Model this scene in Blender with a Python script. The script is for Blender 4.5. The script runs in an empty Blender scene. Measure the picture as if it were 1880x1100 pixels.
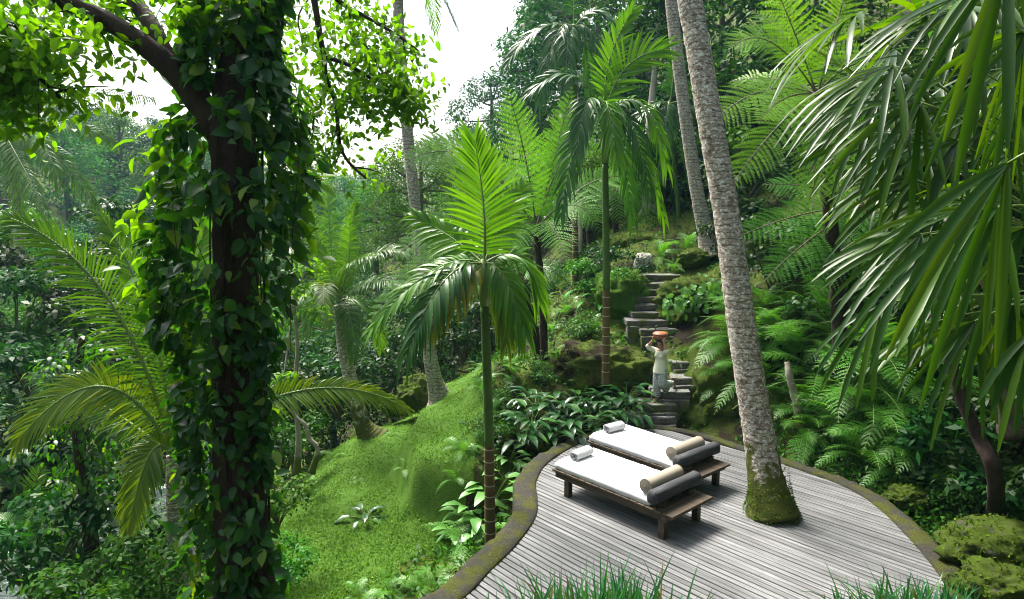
import bpy, math, random
import numpy as np
from mathutils import Vector, noise as mnoise
S = bpy.context.scene
COL = S.collection
R = np.random.default_rng(7)
random.seed(7)
rad = math.radians
# ------------------------------------------------------------------ camera, world, sun, exposure
F, CX, CY, HZ, EYE = 1165.0, 940.0, 550.0, 415.0, 4.5
PITCH = math.atan((CY - HZ) / F)
cam = bpy.data.cameras.new('camera')
camo = bpy.data.objects.new('camera', cam); COL.objects.link(camo)
cam.sensor_width = 36; cam.lens = 36 * F / 1880
cam.clip_start = 0.05; cam.clip_end = 2000
camo.location = (0, 0, EYE); camo.rotation_euler = (rad(90) - PITCH, 0, 0)
cam.dof.use_dof = True; cam.dof.focus_distance = 10.5; cam.dof.aperture_fstop = 9
S.camera = camo
SUN_EL, SUN_AZ = 58, -38            # degrees: height, and bearing from +Y towards +X
w = bpy.data.worlds.new('World'); S.world = w; w.use_nodes = True
nt = w.node_tree
bg = nt.nodes['Background']
sky = nt.nodes.new('ShaderNodeTexSky'); sky.sky_type = 'NISHITA'; sky.sun_disc = False
sky.sun_elevation = rad(SUN_EL); sky.sun_rotation = rad(SUN_AZ)
sky.air_density = 1.6; sky.dust_density = 6.0; sky.ozone_density = 1.0
hs = nt.nodes.new('ShaderNodeHueSaturation'); hs.inputs['Saturation'].default_value = 0.6
nt.links.new(sky.outputs[0], hs.inputs['Color']); nt.links.new(hs.outputs[0], bg.inputs[0])
bg.inputs[1].default_value = 0.095
sl = bpy.data.lights.new('sun', 'SUN'); sl.energy = 4.2; sl.angle = rad(20); sl.color = (1, .95, .86)
slo = bpy.data.objects.new('sun', sl); COL.objects.link(slo)
_s = Vector((math.sin(rad(SUN_AZ)) * math.cos(rad(SUN_EL)), math.cos(rad(SUN_AZ)) * math.cos(rad(SUN_EL)), math.sin(rad(SUN_EL))))
slo.rotation_euler = _s.to_track_quat('Z', 'Y').to_euler(); slo.location = _s * 200
S.view_settings.view_transform = 'Standard'; S.view_settings.look = 'None'
S.view_settings.exposure = 1.75; S.view_settings.gamma = 1
S.cycles.max_bounces = 6; S.cycles.diffuse_bounces = 2; S.cycles.glossy_bounces = 1
S.cycles.transmission_bounces = 4; S.cycles.transparent_max_bounces = 4; S.cycles.volume_bounces = 0
S.cycles.filter_width = 1.0; S.cycles.use_denoising = True; S.cycles.caustics_reflective = False; S.cycles.caustics_refractive = False

# ------------------------------------------------------------------ photo point -> place in the world
def ray(px, py):
    u = (px - CX) / F; v = -(py - CY) / F; c, s = math.cos(PITCH), math.sin(PITCH)
    return np.array([u, c + v * s, -s + v * c])
def P(px, py, d):
    r = ray(px, py); return np.array([0, 0, EYE]) + r * (d / r[1])
def G(px, py, z=0.0):
    r = ray(px, py); return np.array([0, 0, EYE]) + r * ((z - EYE) / r[2])
def A(*v): return np.array(v, float)
def norm(a):
    a = np.asarray(a, float); return a / np.maximum(np.linalg.norm(a, axis=-1, keepdims=True), 1e-9)

ORD = 'first second third fourth fifth sixth seventh eighth ninth tenth eleventh twelfth thirteenth fourteenth fifteenth sixteenth seventeenth eighteenth nineteenth twentieth twenty-first twenty-second twenty-third twenty-fourth twenty-fifth twenty-sixth twenty-seventh twenty-eighth twenty-ninth thirtieth'.split()
# ------------------------------------------------------------------ mesh builder
class MB:
    def __init__(s): s.v = []; s.q = []; s.t = []; s.qm = []; s.tm = []; s.n = 0
    def add(s, v, quads=None, tris=None, mat=0):
        v = np.asarray(v, float).reshape(-1, 3)
        if quads is not None and len(quads):
            q = np.asarray(quads, np.int64).reshape(-1, 4) + s.n; s.q.append(q); s.qm.append(np.full(len(q), mat))
        if tris is not None and len(tris):
            t = np.asarray(tris, np.int64).reshape(-1, 3) + s.n; s.t.append(t); s.tm.append(np.full(len(t), mat))
        s.v.append(v); s.n += len(v)
    def mesh(s, name, mats, smooth=True):
        me = bpy.data.meshes.new(name)
        v = np.concatenate(s.v) if s.v else np.zeros((0, 3))
        q = np.concatenate(s.q) if s.q else np.zeros((0, 4), int)
        t = np.concatenate(s.t) if s.t else np.zeros((0, 3), int)
        me.vertices.add(len(v)); me.vertices.foreach_set('co', v.astype(np.float32).ravel())
        nl = len(q) * 4 + len(t) * 3
        me.loops.add(nl); me.loops.foreach_set('vertex_index', np.concatenate([q.ravel(), t.ravel()]).astype(np.int32))
        me.polygons.add(len(q) + len(t))
        me.polygons.foreach_set('loop_start', np.concatenate([np.arange(len(q)) * 4, len(q) * 4 + np.arange(len(t)) * 3]).astype(np.int32))
        for m in (mats if isinstance(mats, (list, tuple)) else [mats]): me.materials.append(m)
        mi = np.concatenate(s.qm + s.tm) if (s.qm or s.tm) else np.zeros(0)
        me.polygons.foreach_set('material_index', mi.astype(np.int32))
        me.polygons.foreach_set('use_smooth', np.full(len(q) + len(t), bool(smooth)))
        me.update(calc_edges=True); me.validate()
        return me
    def build(s, name, mats, parent=None, smooth=True, loc=None):
        return link(name, s.mesh(name, mats, smooth), parent, loc)
def link(name, me, parent=None, loc=None):
    o = bpy.data.objects.new(name, me); COL.objects.link(o)
    if parent is not None: o.parent = parent
    if loc is not None: o.location = loc
    return o
def tag(o, label=None, cat=None, group=None, kind=None):
    if label: o['label'] = label
    if cat: o['category'] = cat
    if group: o['group'] = group
    if kind: o['kind'] = kind
    return o
def empty(name, loc, rz=0.0):
    o = bpy.data.objects.new(name, None); COL.objects.link(o); o.location = loc; o.rotation_euler = (0, 0, rz)
    o.empty_display_size = .2
    return o
def struct(o, label, cat): return tag(o, label, cat, kind='structure')

def smoothpath(pts, n=24):
    pts = np.asarray(pts, float); m = len(pts)
    if m == 2: return pts[0] + (pts[1] - pts[0]) * np.linspace(0, 1, n)[:, None]
    e = np.vstack([2 * pts[0] - pts[1], pts, 2 * pts[-1] - pts[-2]])
    out = []
    for u in np.linspace(0, m - 1 - 1e-6, n):
        i = int(u); f = u - i; a, b, c, d = e[i:i + 4]
        out.append(.5 * (2 * b + (c - a) * f + (2 * a - 5 * b + 4 * c - d) * f * f + (3 * b - a - 3 * c + d) * f ** 3))
    return np.array(out)
def bez(a, b, c, n):
    t = np.linspace(0, 1, n)[:, None]; return (1 - t) ** 2 * a + 2 * t * (1 - t) * b + t * t * c
def tube(mb, pts, rr, seg=8, mat=0, caps=True, jit=0.0):
    pts = np.asarray(pts, float); n = len(pts)
    rr = np.broadcast_to(np.asarray(rr, float), (n,)) if np.ndim(rr) else np.full(n, rr)
    T = norm(np.gradient(pts, axis=0))
    u = norm(np.cross(T[0], A(.3, .2, .9) if abs(T[0][2]) < .9 else A(1, .1, 0)))
    V = []
    ang = np.arange(seg) * 2 * math.pi / seg
    for i in range(n):
        u = norm(u - T[i] * np.dot(u, T[i])); w_ = np.cross(T[i], u)
        r = rr[i] * (1 + jit * R.uniform(-1, 1, seg)) if jit else rr[i]
        V.append(pts[i] + (np.cos(ang)[:, None] * u + np.sin(ang)[:, None] * w_) * (r[:, None] if jit else r))
    V = np.concatenate(V)
    i, k = np.meshgrid(np.arange(n - 1), np.arange(seg), indexing='ij')
    k2 = (k + 1) % seg
    q = np.stack([i * seg + k, i * seg + k2, (i + 1) * seg + k2, (i + 1) * seg + k], -1).reshape(-1, 4)
    tr = []
    if caps:
        V = np.vstack([V, pts[0], pts[-1]]); a = n * seg
        for k in range(seg):
            tr.append((a, (k + 1) % seg, k)); tr.append((a + 1, (n - 1) * seg + k, (n - 1) * seg + (k + 1) % seg))
    mb.add(V, q, tr, mat)
def ellipsoid(mb, c, r, seg=12, rings=8, mat=0, rot=None):
    c = A(*c); r = A(*r); V = []
    for i in range(rings + 1):
        th = math.pi * i / rings
        for k in range(seg):
            ph = 2 * math.pi * k / seg
            p = A(math.sin(th) * math.cos(ph), math.sin(th) * math.sin(ph), math.cos(th)) * r
            V.append(c + (rot @ p if rot is not None else p))
    q = [(i * seg + k, (i + 1) * seg + k, (i + 1) * seg + (k + 1) % seg, i * seg + (k + 1) % seg) for i in range(rings) for k in range(seg)]
    mb.add(V, q, None, mat)
def box(mb, c, half, mat=0, M=None, bev=0.012):
    """box with chamfered edges; M: 3x3 rotation"""
    c = A(*c); hx, hy, hz = half; b = min(bev, hx * .45, hy * .45, hz * .45)
    V = []; Q = []; Tn = []
    def vid(sx, sy, sz, ax):
        h = [hx - b, hy - b, hz - b]; h[ax] += b
        return A(sx * h[0], sy * h[1], sz * h[2])
    idx = {}
    for sx in (-1, 1):
        for sy in (-1, 1):
            for sz in (-1, 1):
                for ax in range(3): idx[(sx, sy, sz, ax)] = len(V); V.append(vid(sx, sy, sz, ax))
    for ax in range(3):
        o = [a for a in range(3) if a != ax]
        for s in (-1, 1):
            f = []
            for (p, q) in ((-1, -1), (1, -1), (1, 1), (-1, 1)):
                k = [0, 0, 0]; k[ax] = s; k[o[0]] = p; k[o[1]] = q; f.append(idx[(*k, ax)])
            Q.append(f)
        for p in (-1, 1):
            for q in (-1, 1):                        # edge along axis ax
                k0 = [0, 0, 0]; k1 = [0, 0, 0]; k0[ax] = -1; k1[ax] = 1
                for k in (k0, k1): k[o[0]] = p; k[o[1]] = q
                Q.append((idx[(*k0, o[0])], idx[(*k1, o[0])], idx[(*k1, o[1])], idx[(*k0, o[1])]))
    for sx in (-1, 1):
        for sy in (-1, 1):
            for sz in (-1, 1): Tn.append([idx[(sx, sy, sz, a)] for a in range(3)])
    V = np.array(V)
    if M is not None: V = V @ np.asarray(M).T
    mb.add(V + c, Q, Tn, mat)
def rotz(a): c, s = math.cos(a), math.sin(a); return A([c, -s, 0], [s, c, 0], [0, 0, 1]).reshape(3, 3)

# ------------------------------------------------------------------ leaves
def leaf_quads(mb, pos, D, N, L, W, fold=.25, mat=0):
    """small leaves: one folded quad each"""
    pos = np.asarray(pos); n = len(pos); D = norm(D); Sd = norm(np.cross(D, N)); N = np.cross(Sd, D)
    L = np.broadcast_to(L, (n,))[:, None]; W = np.broadcast_to(W, (n,))[:, None]
    mid = pos + D * L * .45
    v = np.stack([pos, mid + Sd * W * .5 + N * W * fold, pos + D * L, mid - Sd * W * .5 + N * W * fold], 1)
    mb.add(v.reshape(-1, 3), np.arange(n * 4).reshape(n, 4), None, mat)
def leaf_ovate(mb, pos, D, N, L, W, droop=.25, fold=.12, mat=0):
    """larger leaves: ten points, rounded outline, curved midrib"""
    pos = np.asarray(pos); n = len(pos); D = norm(D); Sd = norm(np.cross(D, N)); N = np.cross(Sd, D)
    L = np.broadcast_to(L, (n,))[:, None]; W = np.broadcast_to(W, (n,))[:, None]; dr = np.broadcast_to(droop, (n,))[:, None]
    def at(t, s): return pos + D * L * t * (1 - .15 * dr * t) - N * L * dr * t * t + Sd * W * .5 * s + N * W * fold * abs(s)
    pts = [at(0, 0), at(.08, .62), at(.4, 1), at(.75, .62), at(1, 0), at(.75, -.62), at(.4, -1), at(.08, -.62), at(.4, 0), at(.75, 0)]
    v = np.stack(pts, 1).reshape(-1, 3); b = np.arange(n)[:, None] * 10
    q = np.concatenate([b + A(0, 1, 2, 8).astype(int), b + A(0, 8, 6, 7).astype(int), b + A(8, 2, 3, 9).astype(int), b + A(8, 9, 5, 6).astype(int)])
    t = np.concatenate([b + A(9, 3, 4).astype(int), b + A(9, 4, 5).astype(int)])
    mb.add(v, q, t, mat)
def strips(mb, base, D, Wd, L, W, K=3, droop=.3, prof=None, fold=.0, mat=0):
    """ribbon leaflets: K segments, drooping under their weight; fold>0 gives a V section"""
    base = np.asarray(base); n = len(base); D = norm(D); Wd = norm(Wd - D * np.sum(Wd * D, 1, keepdims=True)); N = np.cross(Wd, D)
    L = np.broadcast_to(L, (n,))[:, None]; W = np.broadcast_to(W, (n,))[:, None]; dr = np.broadcast_to(droop, (n,))[:, None]
    if prof is None: prof = np.interp(np.linspace(0, 1, K + 1), [0, .15, .5, 1], [.35, .9, 1, .04])
    rows = []; g = A(0, 0, -1)
    Z = np.where(N[:, 2:3] < 0, -1.0, 1.0)
    for k in range(K + 1):
        t = k / K; c = base + D * L * t * (1 - .25 * dr * t * t) + g * L * dr * t ** 2.2
        h = Wd * W * .5 * prof[k]
        if fold: rows += [c - h + N * Z * W * prof[k] * fold, c, c + h + N * Z * W * prof[k] * fold]
        else: rows += [c - h, c + h]
    m = 3 if fold else 2
    v = np.stack(rows, 1).reshape(-1, 3); b = np.arange(n)[:, None] * (m * (K + 1))
    q = []
    for k in range(K):
        for j in range(m - 1):
            q.append(b + np.array([k * m + j, k * m + j + 1, (k + 1) * m + j + 1, (k + 1) * m + j]))
    mb.add(v, np.concatenate(q), None, mat)
def rachis_frames(path, nrm):
    T = norm(np.gradient(path, axis=0)); nrm = np.broadcast_to(A(*nrm), T.shape)
    Sd = norm(np.cross(T, nrm)); return T, Sd, np.cross(Sd, T)
def pinnate(a, b, c, n=40, L=.5, W=.03, nrm=(0, 0, 1), a0=75, a1=25, droop=.35, lift=.25, K=3, start=.12, r=.018, fold=.18, jit=.12, Lp=None, split=0.0, leafm=0, stem=1, mb=None, tipL=.35, w=None):
    """palm frond along the curve a-b-c as one mesh: stalk and paired leaflets"""
    mb = mb or MB(); W = w or W
    path = bez(A(*a), A(*b), A(*c), 26)
    tube(mb, path, np.linspace(r, r * .25, 26), 5, stem)
    T, Sd, N = rachis_frames(path, nrm)
    t = np.linspace(start, .995, n); idx = t * 25
    def samp(X): return np.stack([np.interp(idx, np.arange(26), X[:, k]) for k in range(3)], 1)
    p, T, Sd, N = samp(path), norm(samp(T)), norm(samp(Sd)), norm(samp(N))
    ang = np.radians(np.interp(t, [start, 1], [a0, a1])); Lf = L * (np.interp(t, [start, start + .15, .45, .8, 1], [.55, .85, 1, .8, tipL]) if Lp is None else Lp(t))
    for s in (-1, 1):
        j = R.uniform(-1, 1, n)
        D = s * Sd * np.sin(ang)[:, None] + T * (np.cos(ang) + jit * j)[:, None] + N * (lift + jit * R.uniform(-1, 1, n))[:, None]
        D = norm(D); Wd = norm(np.cross(D, N)) + N * (.35 * R.uniform(-1, 1, n))[:, None]
        strips(mb, p, D, Wd, Lf * R.uniform(.88, 1.06, n), W * R.uniform(.8, 1.1, n), K, np.clip(droop * R.uniform(.5, 1.5, n), 0, 1), fold=fold, mat=leafm)
    return mb
def fern(a, b, c, n=22, L=.3, m=12, nrm=(0, 0, 1), droop=.2, r=.008, mb=None, wide=1.0, a0=80, a1=55, start=.1, leafm=0, stem=1, bend=.15):
    """feathered fern frond: paired pinnae, each cut into small pinnules"""
    mb = mb or MB()
    path = bez(A(*a), A(*b), A(*c), 20)
    tube(mb, path, np.linspace(r, r * .3, 20), 4, stem, caps=False)
    T, Sd, N = rachis_frames(path, nrm)
    t = np.linspace(start, .99, n); idx = t * 19
    def samp(X): return np.stack([np.interp(idx, np.arange(20), X[:, k]) for k in range(3)], 1)
    p, T, Sd, N = samp(path), norm(samp(T)), norm(samp(Sd)), norm(samp(N))
    ang = np.radians(np.interp(t, [start, 1], [a0, a1])); Lf = L * np.interp(t, [start, start + .2, .45, .75, 1], [.55, .9, 1, .72, .06])
    plen = np.linalg.norm(np.diff(path, axis=0), axis=1).sum(); gap = plen * (1 - start) / n
    for s in (-1, 1):
        D = norm(s * Sd * np.sin(ang)[:, None] + T * (np.cos(ang) + .08 * R.uniform(-1, 1, n))[:, None] + N * (.1 + .1 * R.uniform(-1, 1, n))[:, None])
        U = norm(np.cross(D, N) * s); Nn = np.cross(U, D) * s
        u = (np.arange(m) + .05) / m
        Lk = (Lf * R.uniform(.9, 1.08, n))[:, None, None]; dr = (droop * R.uniform(.4, 1.5, n))[:, None, None]
        q = p[:, None] + D[:, None] * Lk * u[None, :, None] + A(0, 0, -1) * Lk * dr * (u ** 2)[None, :, None] + T[:, None] * Lk * bend * (u ** 2)[None, :, None]
        pl = gap * .62 * wide * np.interp(u, [0, .1, .6, 1], [.8, 1, .85, .2])[None, :, None] * np.ones((n, 1, 1)) * np.clip(Lk / (L * .5), .3, 1)
        step = Lk / m
        for s2 in (-1, 1):
            dd = norm(U * s2 + D * .45)[:, None]
            tip = q + dd * pl + Nn[:, None] * pl * R.uniform(-.25, .1, (n, m, 1))
            e = D[:, None] * step * .46
            v = np.stack([q - e * .9, q + e * .9, tip + e * .35, tip - e * .45], 2).reshape(-1, 3)
            mb.add(v, np.arange(len(v)).reshape(-1, 4), None, leafm)
    return mb
def fan(hub, D, nrm, n=12, L=.8, W=.05, spread=150, droop=.4, K=6, mb=None, leafm=0, foldv=.16):
    """fan palm leaf: ribbon fingers spreading from one point"""
    mb = mb or MB()
    D = norm(A(*D)); N = norm(A(*nrm) - D * np.dot(A(*nrm), D)); Sd = np.cross(D, N)
    th = np.radians(np.linspace(-spread / 2, spread / 2, n) + R.uniform(-4, 4, n))
    Dk = np.cos(th)[:, None] * D + np.sin(th)[:, None] * Sd + N * R.uniform(-.12, .16, n)[:, None]
    Wd = -np.sin(th)[:, None] * D + np.cos(th)[:, None] * Sd + N * R.uniform(-.4, .4, n)[:, None]
    Lk = L * (1 - .28 * (np.abs(th) / (th.max() + 1e-6)) ** 2) * R.uniform(.85, 1.08, n)
    prof = np.interp(np.linspace(0, 1, K + 1), [0, .15, .5, .85, .97, 1], [.3, .75, 1, .85, .5, .25])
    strips(mb, np.repeat(A(*hub)[None], n, 0), Dk, Wd, Lk, W * R.uniform(.6, 1.15, n), K, np.clip(droop * R.uniform(.5, 1.4, n), 0, 1.1), prof, foldv, leafm)
    return mb

# ------------------------------------------------------------------ materials
def newmat(name):
    m = bpy.data.materials.new(name); m.use_nodes = True; t = m.node_tree
    return m, t, t.nodes['Principled BSDF'], t.nodes['Material Output']
def N_(t, typ, **kw):
    n = t.nodes.new(typ)
    for k, v in kw.items():
        if k in n.inputs: n.inputs[k].default_value = v
        else: setattr(n, k, v)
    return n
def ramp(t, fac, stops):
    n = t.nodes.new('ShaderNodeValToRGB'); e = n.color_ramp.elements
    while len(e) < len(stops): e.new(.5)
    for i, (p, c) in enumerate(stops): e[i].position = p; e[i].color = (*c, 1)
    t.links.new(fac, n.inputs[0]); return n.outputs[0]
def mixc(t, f, a, b):
    n = t.nodes.new('ShaderNodeMix'); n.data_type = 'RGBA'
    if isinstance(f, float): n.inputs[0].default_value = f
    else: t.links.new(f, n.inputs[0])
    for s, x in ((6, a), (7, b)):
        if isinstance(x, tuple): n.inputs[s].default_value = (*x, 1)
        else: t.links.new(x, n.inputs[s])
    return n.outputs[2]
def noise_(t, scale, detail=3.0, rough=.55, coords='Object', mscale=None):
    tc = t.nodes.new('ShaderNodeTexCoord'); n = N_(t, 'ShaderNodeTexNoise', Scale=scale, Detail=detail, Roughness=rough)
    src = tc.outputs[coords]
    if mscale:
        mp = N_(t, 'ShaderNodeMapping'); mp.inputs['Scale'].default_value = mscale; t.links.new(src, mp.inputs[0]); src = mp.outputs[0]
    t.links.new(src, n.inputs['Vector']); return n.outputs['Fac']
def bump_(t, b, h, strength=.4, dist=.02):
    n = N_(t, 'ShaderNodeBump', Strength=strength, Distance=dist); t.links.new(h, n.inputs['Height']); t.links.new(n.outputs[0], b.inputs['Normal'])
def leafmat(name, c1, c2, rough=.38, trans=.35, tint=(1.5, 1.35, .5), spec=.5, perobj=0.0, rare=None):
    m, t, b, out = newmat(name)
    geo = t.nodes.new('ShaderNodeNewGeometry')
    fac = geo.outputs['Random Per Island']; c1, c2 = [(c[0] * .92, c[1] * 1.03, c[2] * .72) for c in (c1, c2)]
    stops = [(0, c1), (.93 if rare else 1, c2)] + ([(.97, rare)] if rare else [])
    col = ramp(t, fac, stops)
    if perobj:
        oi = t.nodes.new('ShaderNodeObjectInfo')
        mr = N_(t, 'ShaderNodeMapRange'); mr.inputs[3].default_value = 1 - perobj; mr.inputs[4].default_value = 1 + perobj
        t.links.new(oi.outputs['Random'], mr.inputs[0])
        h = N_(t, 'ShaderNodeHueSaturation'); t.links.new(mr.outputs[0], h.inputs['Value']); t.links.new(col, h.inputs['Color'])
        mr2 = N_(t, 'ShaderNodeMapRange'); mr2.inputs[3].default_value = .47; mr2.inputs[4].default_value = .525
        t.links.new(oi.outputs['Random'], mr2.inputs[0]); t.links.new(mr2.outputs[0], h.inputs['Hue'])
        col = h.outputs[0]
    t.links.new(col, b.inputs['Base Color']); b.inputs['Roughness'].default_value = rough
    b.inputs['Specular IOR Level'].default_value = spec
    tr = t.nodes.new('ShaderNodeBsdfTranslucent')
    mm = t.nodes.new('ShaderNodeMix'); mm.data_type = 'RGBA'; mm.blend_type = 'MULTIPLY'; mm.inputs[0].default_value = 1
    mm.clamp_result = False
    t.links.new(col, mm.inputs[6]); mm.inputs[7].default_value = (*tint, 1); t.links.new(mm.outputs[2], tr.inputs[0])
    ms = t.nodes.new('ShaderNodeMixShader'); ms.inputs[0].default_value = trans
    t.links.new(b.outputs[0], ms.inputs[1]); t.links.new(tr.outputs[0], ms.inputs[2]); t.links.new(ms.outputs[0], out.inputs[0])
    return m
M = {}
M['coco'] = leafmat('coconut leaf', (.035, .10, .016), (.075, .165, .022), .36, .42, (1.9, 1.7, .3), .32)
M['cocoy'] = leafmat('yellow and yellow lit coconut leaf', (.065, .13, .014), (.12, .18, .014), .36, .45, (2.0, 1.7, .25), .4)  # yellow-green leaf; yellowish light on the young palm's fronds is put into the colour
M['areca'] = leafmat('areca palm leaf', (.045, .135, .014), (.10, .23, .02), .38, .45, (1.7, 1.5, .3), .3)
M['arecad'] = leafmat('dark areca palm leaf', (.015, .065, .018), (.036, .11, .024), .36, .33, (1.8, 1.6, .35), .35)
M['yellow'] = leafmat('old yellow leaf', (.13, .17, .012), (.26, .23, .02), .4, .45, (1.5, 1.2, .3))
M['fern'] = leafmat('tree fern leaf', (.09, .24, .03), (.15, .34, .05), .5, .45, (1.5, 1.4, .35), .25)
M['fernlime'] = leafmat('lime tree fern leaf', (.13, .30, .015), (.22, .40, .025), .45, .5, (1.5, 1.4, .3))
M['ferng'] = leafmat('ground fern leaf', (.045, .17, .016), (.10, .27, .026), .42, .38, (1.5, 1.4, .4))
M['fernp'] = leafmat('pale fern leaf', (.12, .27, .09), (.2, .36, .12), .5, .4, (1.4, 1.3, .5))
M['vine'] = leafmat('vine leaf', (.008, .045, .014), (.03, .10, .020), .38, .38, (2.8, 2.6, .2), .3, rare=(.12, .20, .02))
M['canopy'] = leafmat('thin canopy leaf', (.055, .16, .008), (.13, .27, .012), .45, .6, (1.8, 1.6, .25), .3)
M['rhapis'] = leafmat('fan palm leaf', (.008, .040, .009), (.05, .105, .007), .34, .42, (3.0, 2.4, .12), .24)
M['hosta'] = leafmat('broad glossy leaf', (.010, .055, .016), (.026, .095, .022), .28, .22, (1.8, 1.7, .4), .6, rare=(.10, .26, .03))
M['pale'] = leafmat('pale broad leaf', (.09, .22, .07), (.16, .33, .11), .35, .35, (1.5, 1.4, .4))
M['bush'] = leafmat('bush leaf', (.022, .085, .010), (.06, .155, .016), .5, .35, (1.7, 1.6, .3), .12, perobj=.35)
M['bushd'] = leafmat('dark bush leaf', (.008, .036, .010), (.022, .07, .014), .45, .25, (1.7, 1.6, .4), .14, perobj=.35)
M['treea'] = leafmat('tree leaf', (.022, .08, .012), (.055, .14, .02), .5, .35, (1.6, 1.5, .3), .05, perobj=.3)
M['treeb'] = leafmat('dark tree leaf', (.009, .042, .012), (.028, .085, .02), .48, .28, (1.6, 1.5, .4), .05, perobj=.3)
M['treec'] = leafmat('grey green tree leaf', (.03, .095, .03), (.06, .145, .045), .6, .35, (1.5, 1.4, .4), .05, perobj=.25)
M['blade'] = leafmat('grass blade', (.02, .10, .05), (.045, .17, .08), .3, .3, (1.5, 1.4, .5), .35, rare=(.14, .13, .04))
M['lawn'] = leafmat('lawn leaf', (.052, .145, .010), (.125, .24, .018), .6, .3, (1.4, 1.3, .3), .2)
M['mossleaf'] = leafmat('moss tuft', (.035, .078, .006), (.095, .14, .010), .85, .2, (1.3, 1.3, .3), .1)
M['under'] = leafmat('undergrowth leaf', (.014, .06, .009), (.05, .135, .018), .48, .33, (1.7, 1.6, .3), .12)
def stemmat(name, c1, c2, scale=30, rough=.6):
    m, t, b, o = newmat(name); f = noise_(t, scale)
    t.links.new(ramp(t, f, [(.3, c1), (.7, c2)]), b.inputs['Base Color']); b.inputs['Roughness'].default_value = rough; return m
M['stem'] = stemmat('green leaf stalk', (.10, .17, .03), (.16, .24, .05))
M['stemb'] = stemmat('brown leaf stalk', (.05, .035, .015), (.10, .08, .03))
def barkmat(name, c1, c2, lichen=None, moss=None, ring=0.0, scale=8, lich=.56, bump=.6):
    m, t, b, o = newmat(name)
    f = noise_(t, scale, 5, .65, mscale=(1, 1, .5))
    col = ramp(t, f, [(.32, c1), (.68, c2)])
    h = f
    if ring:
        tc = t.nodes.new('ShaderNodeTexCoord'); wv = N_(t, 'ShaderNodeTexWave', Scale=ring, Distortion=3.5, Detail=2.0); wv.wave_type = 'BANDS'; wv.bands_direction = 'Z'
        wv.inputs['Detail Scale'].default_value = 1.5
        t.links.new(tc.outputs['Object'], wv.inputs[0])
        col = mixc(t, ramp(t, wv.outputs['Fac'], [(.0, (.8, .8, .8)), (.2, (0, 0, 0))]), col, (.06, .04, .025))
        h = wv.outputs['Fac']
    if lichen:
        l = noise_(t, scale * 2.0, 8, .8, mscale=(1, 1, 1.6))
        col = mixc(t, ramp(t, l, [(lich - .03, (0, 0, 0)), (lich + .05, (1, 1, 1))]), col, lichen)
    if moss:
        zc = t.nodes.new('ShaderNodeTexCoord'); sp = t.nodes.new('ShaderNodeSeparateXYZ'); t.links.new(zc.outputs['Object'], sp.inputs[0])
        mn = noise_(t, 5, 4, .6)
        ad = N_(t, 'ShaderNodeMath', operation='MULTIPLY_ADD'); t.links.new(mn, ad.inputs[0]); ad.inputs[1].default_value = -2.2
        mr = N_(t, 'ShaderNodeMapRange'); mr.inputs[1].default_value = 0; mr.inputs[2].default_value = moss[1]; mr.inputs[3].default_value = 1.9; mr.inputs[4].default_value = .75
        t.links.new(sp.outputs[2], mr.inputs[0]); t.links.new(mr.outputs[0], ad.inputs[2])
        col = mixc(t, ramp(t, ad.outputs[0], [(0, (0, 0, 0)), (.25, (1, 1, 1))]), col, moss[0])
    t.links.new(col, b.inputs['Base Color']); b.inputs['Roughness'].default_value = .85; b.inputs['Specular IOR Level'].default_value = .25
    bump_(t, b, noise_(t, scale * 3, 5, .7), bump, .02); return m
M['cocobark'] = barkmat('coconut bark', (.15, .105, .07), (.38, .33, .275), (.68, .66, .63), ((.06, .07, .010), 1.5), 3.0, 7.5, .53)
M['cocobark2'] = barkmat('grey coconut bark', (.17, .135, .10), (.38, .34, .29), (.6, .59, .56), None, 3.2, 8, .55)
M['arecabark'] = barkmat('green ringed palm trunk', (.035, .08, .014), (.075, .135, .028), (.22, .25, .18), None, 0, 6, .68, .1)
M['arecabase'] = barkmat('brown ringed palm trunk', (.07, .05, .02), (.12, .09, .035), (.3, .28, .2), None, 0, 9, .68, .2)
M['palering'] = barkmat('pale ring scar', (.30, .28, .18), (.4, .37, .25), None, None, 0, 20)
M['darkbark'] = barkmat('dark bark', (.018, .012, .010), (.065, .042, .033), (.2, .19, .16), None, 0, 9, .68, 1.0)
M['fernbark'] = barkmat('fibrous tree fern trunk', (.010, .008, .006), (.05, .032, .018), None, None, 0, 16, bump=1.0)
M['palebark'] = barkmat('pale bark', (.18, .16, .12), (.36, .33, .27), (.5, .5, .45), ((.09, .11, .02), .8), 0, 5, .6)
M['bark'] = barkmat('brown bark', (.06, .045, .03), (.15, .12, .09), (.3, .3, .26), None, 0, 8, .62)

def mossmat(name, soil=(.03, .02, .01), m1=(.03, .062, .007), m2=(.085, .12, .010), thr=.42, scale=1.4, rock=None, rs=3, rt=.58):
    m, t, b, o = newmat(name)
    f = noise_(t, scale * 14, 5, .7); big = noise_(t, scale, 4, .6)
    col = ramp(t, f, [(.3, m1), (.7, m2)])
    col = mixc(t, ramp(t, big, [(thr - .08, (1, 1, 1)), (thr + .04, (0, 0, 0))]), col, soil)
    if rock:
        r = noise_(t, scale * rs, 5, .7); col = mixc(t, ramp(t, r, [(rt, (0, 0, 0)), (rt + .06, (1, 1, 1))]), col, rock)
    t.links.new(col, b.inputs['Base Color']); b.inputs['Roughness'].default_value = .95; b.inputs['Specular IOR Level'].default_value = .15
    bump_(t, b, noise_(t, scale * 30, 4, .7), .9, .04); return m
M['moss'] = mossmat('moss over earth', (.022, .016, .009), (.035, .06, .009), (.085, .115, .012), .5, 1.0)
M['mossg'] = mossmat('green lawn moss', (.035, .065, .009), (.035, .09, .008), (.075, .155, .014), .30)
M['mossrock'] = mossmat('mossy rock', (.02, .017, .012), thr=.38, scale=2.5, rock=(.09, .085, .07))
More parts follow.
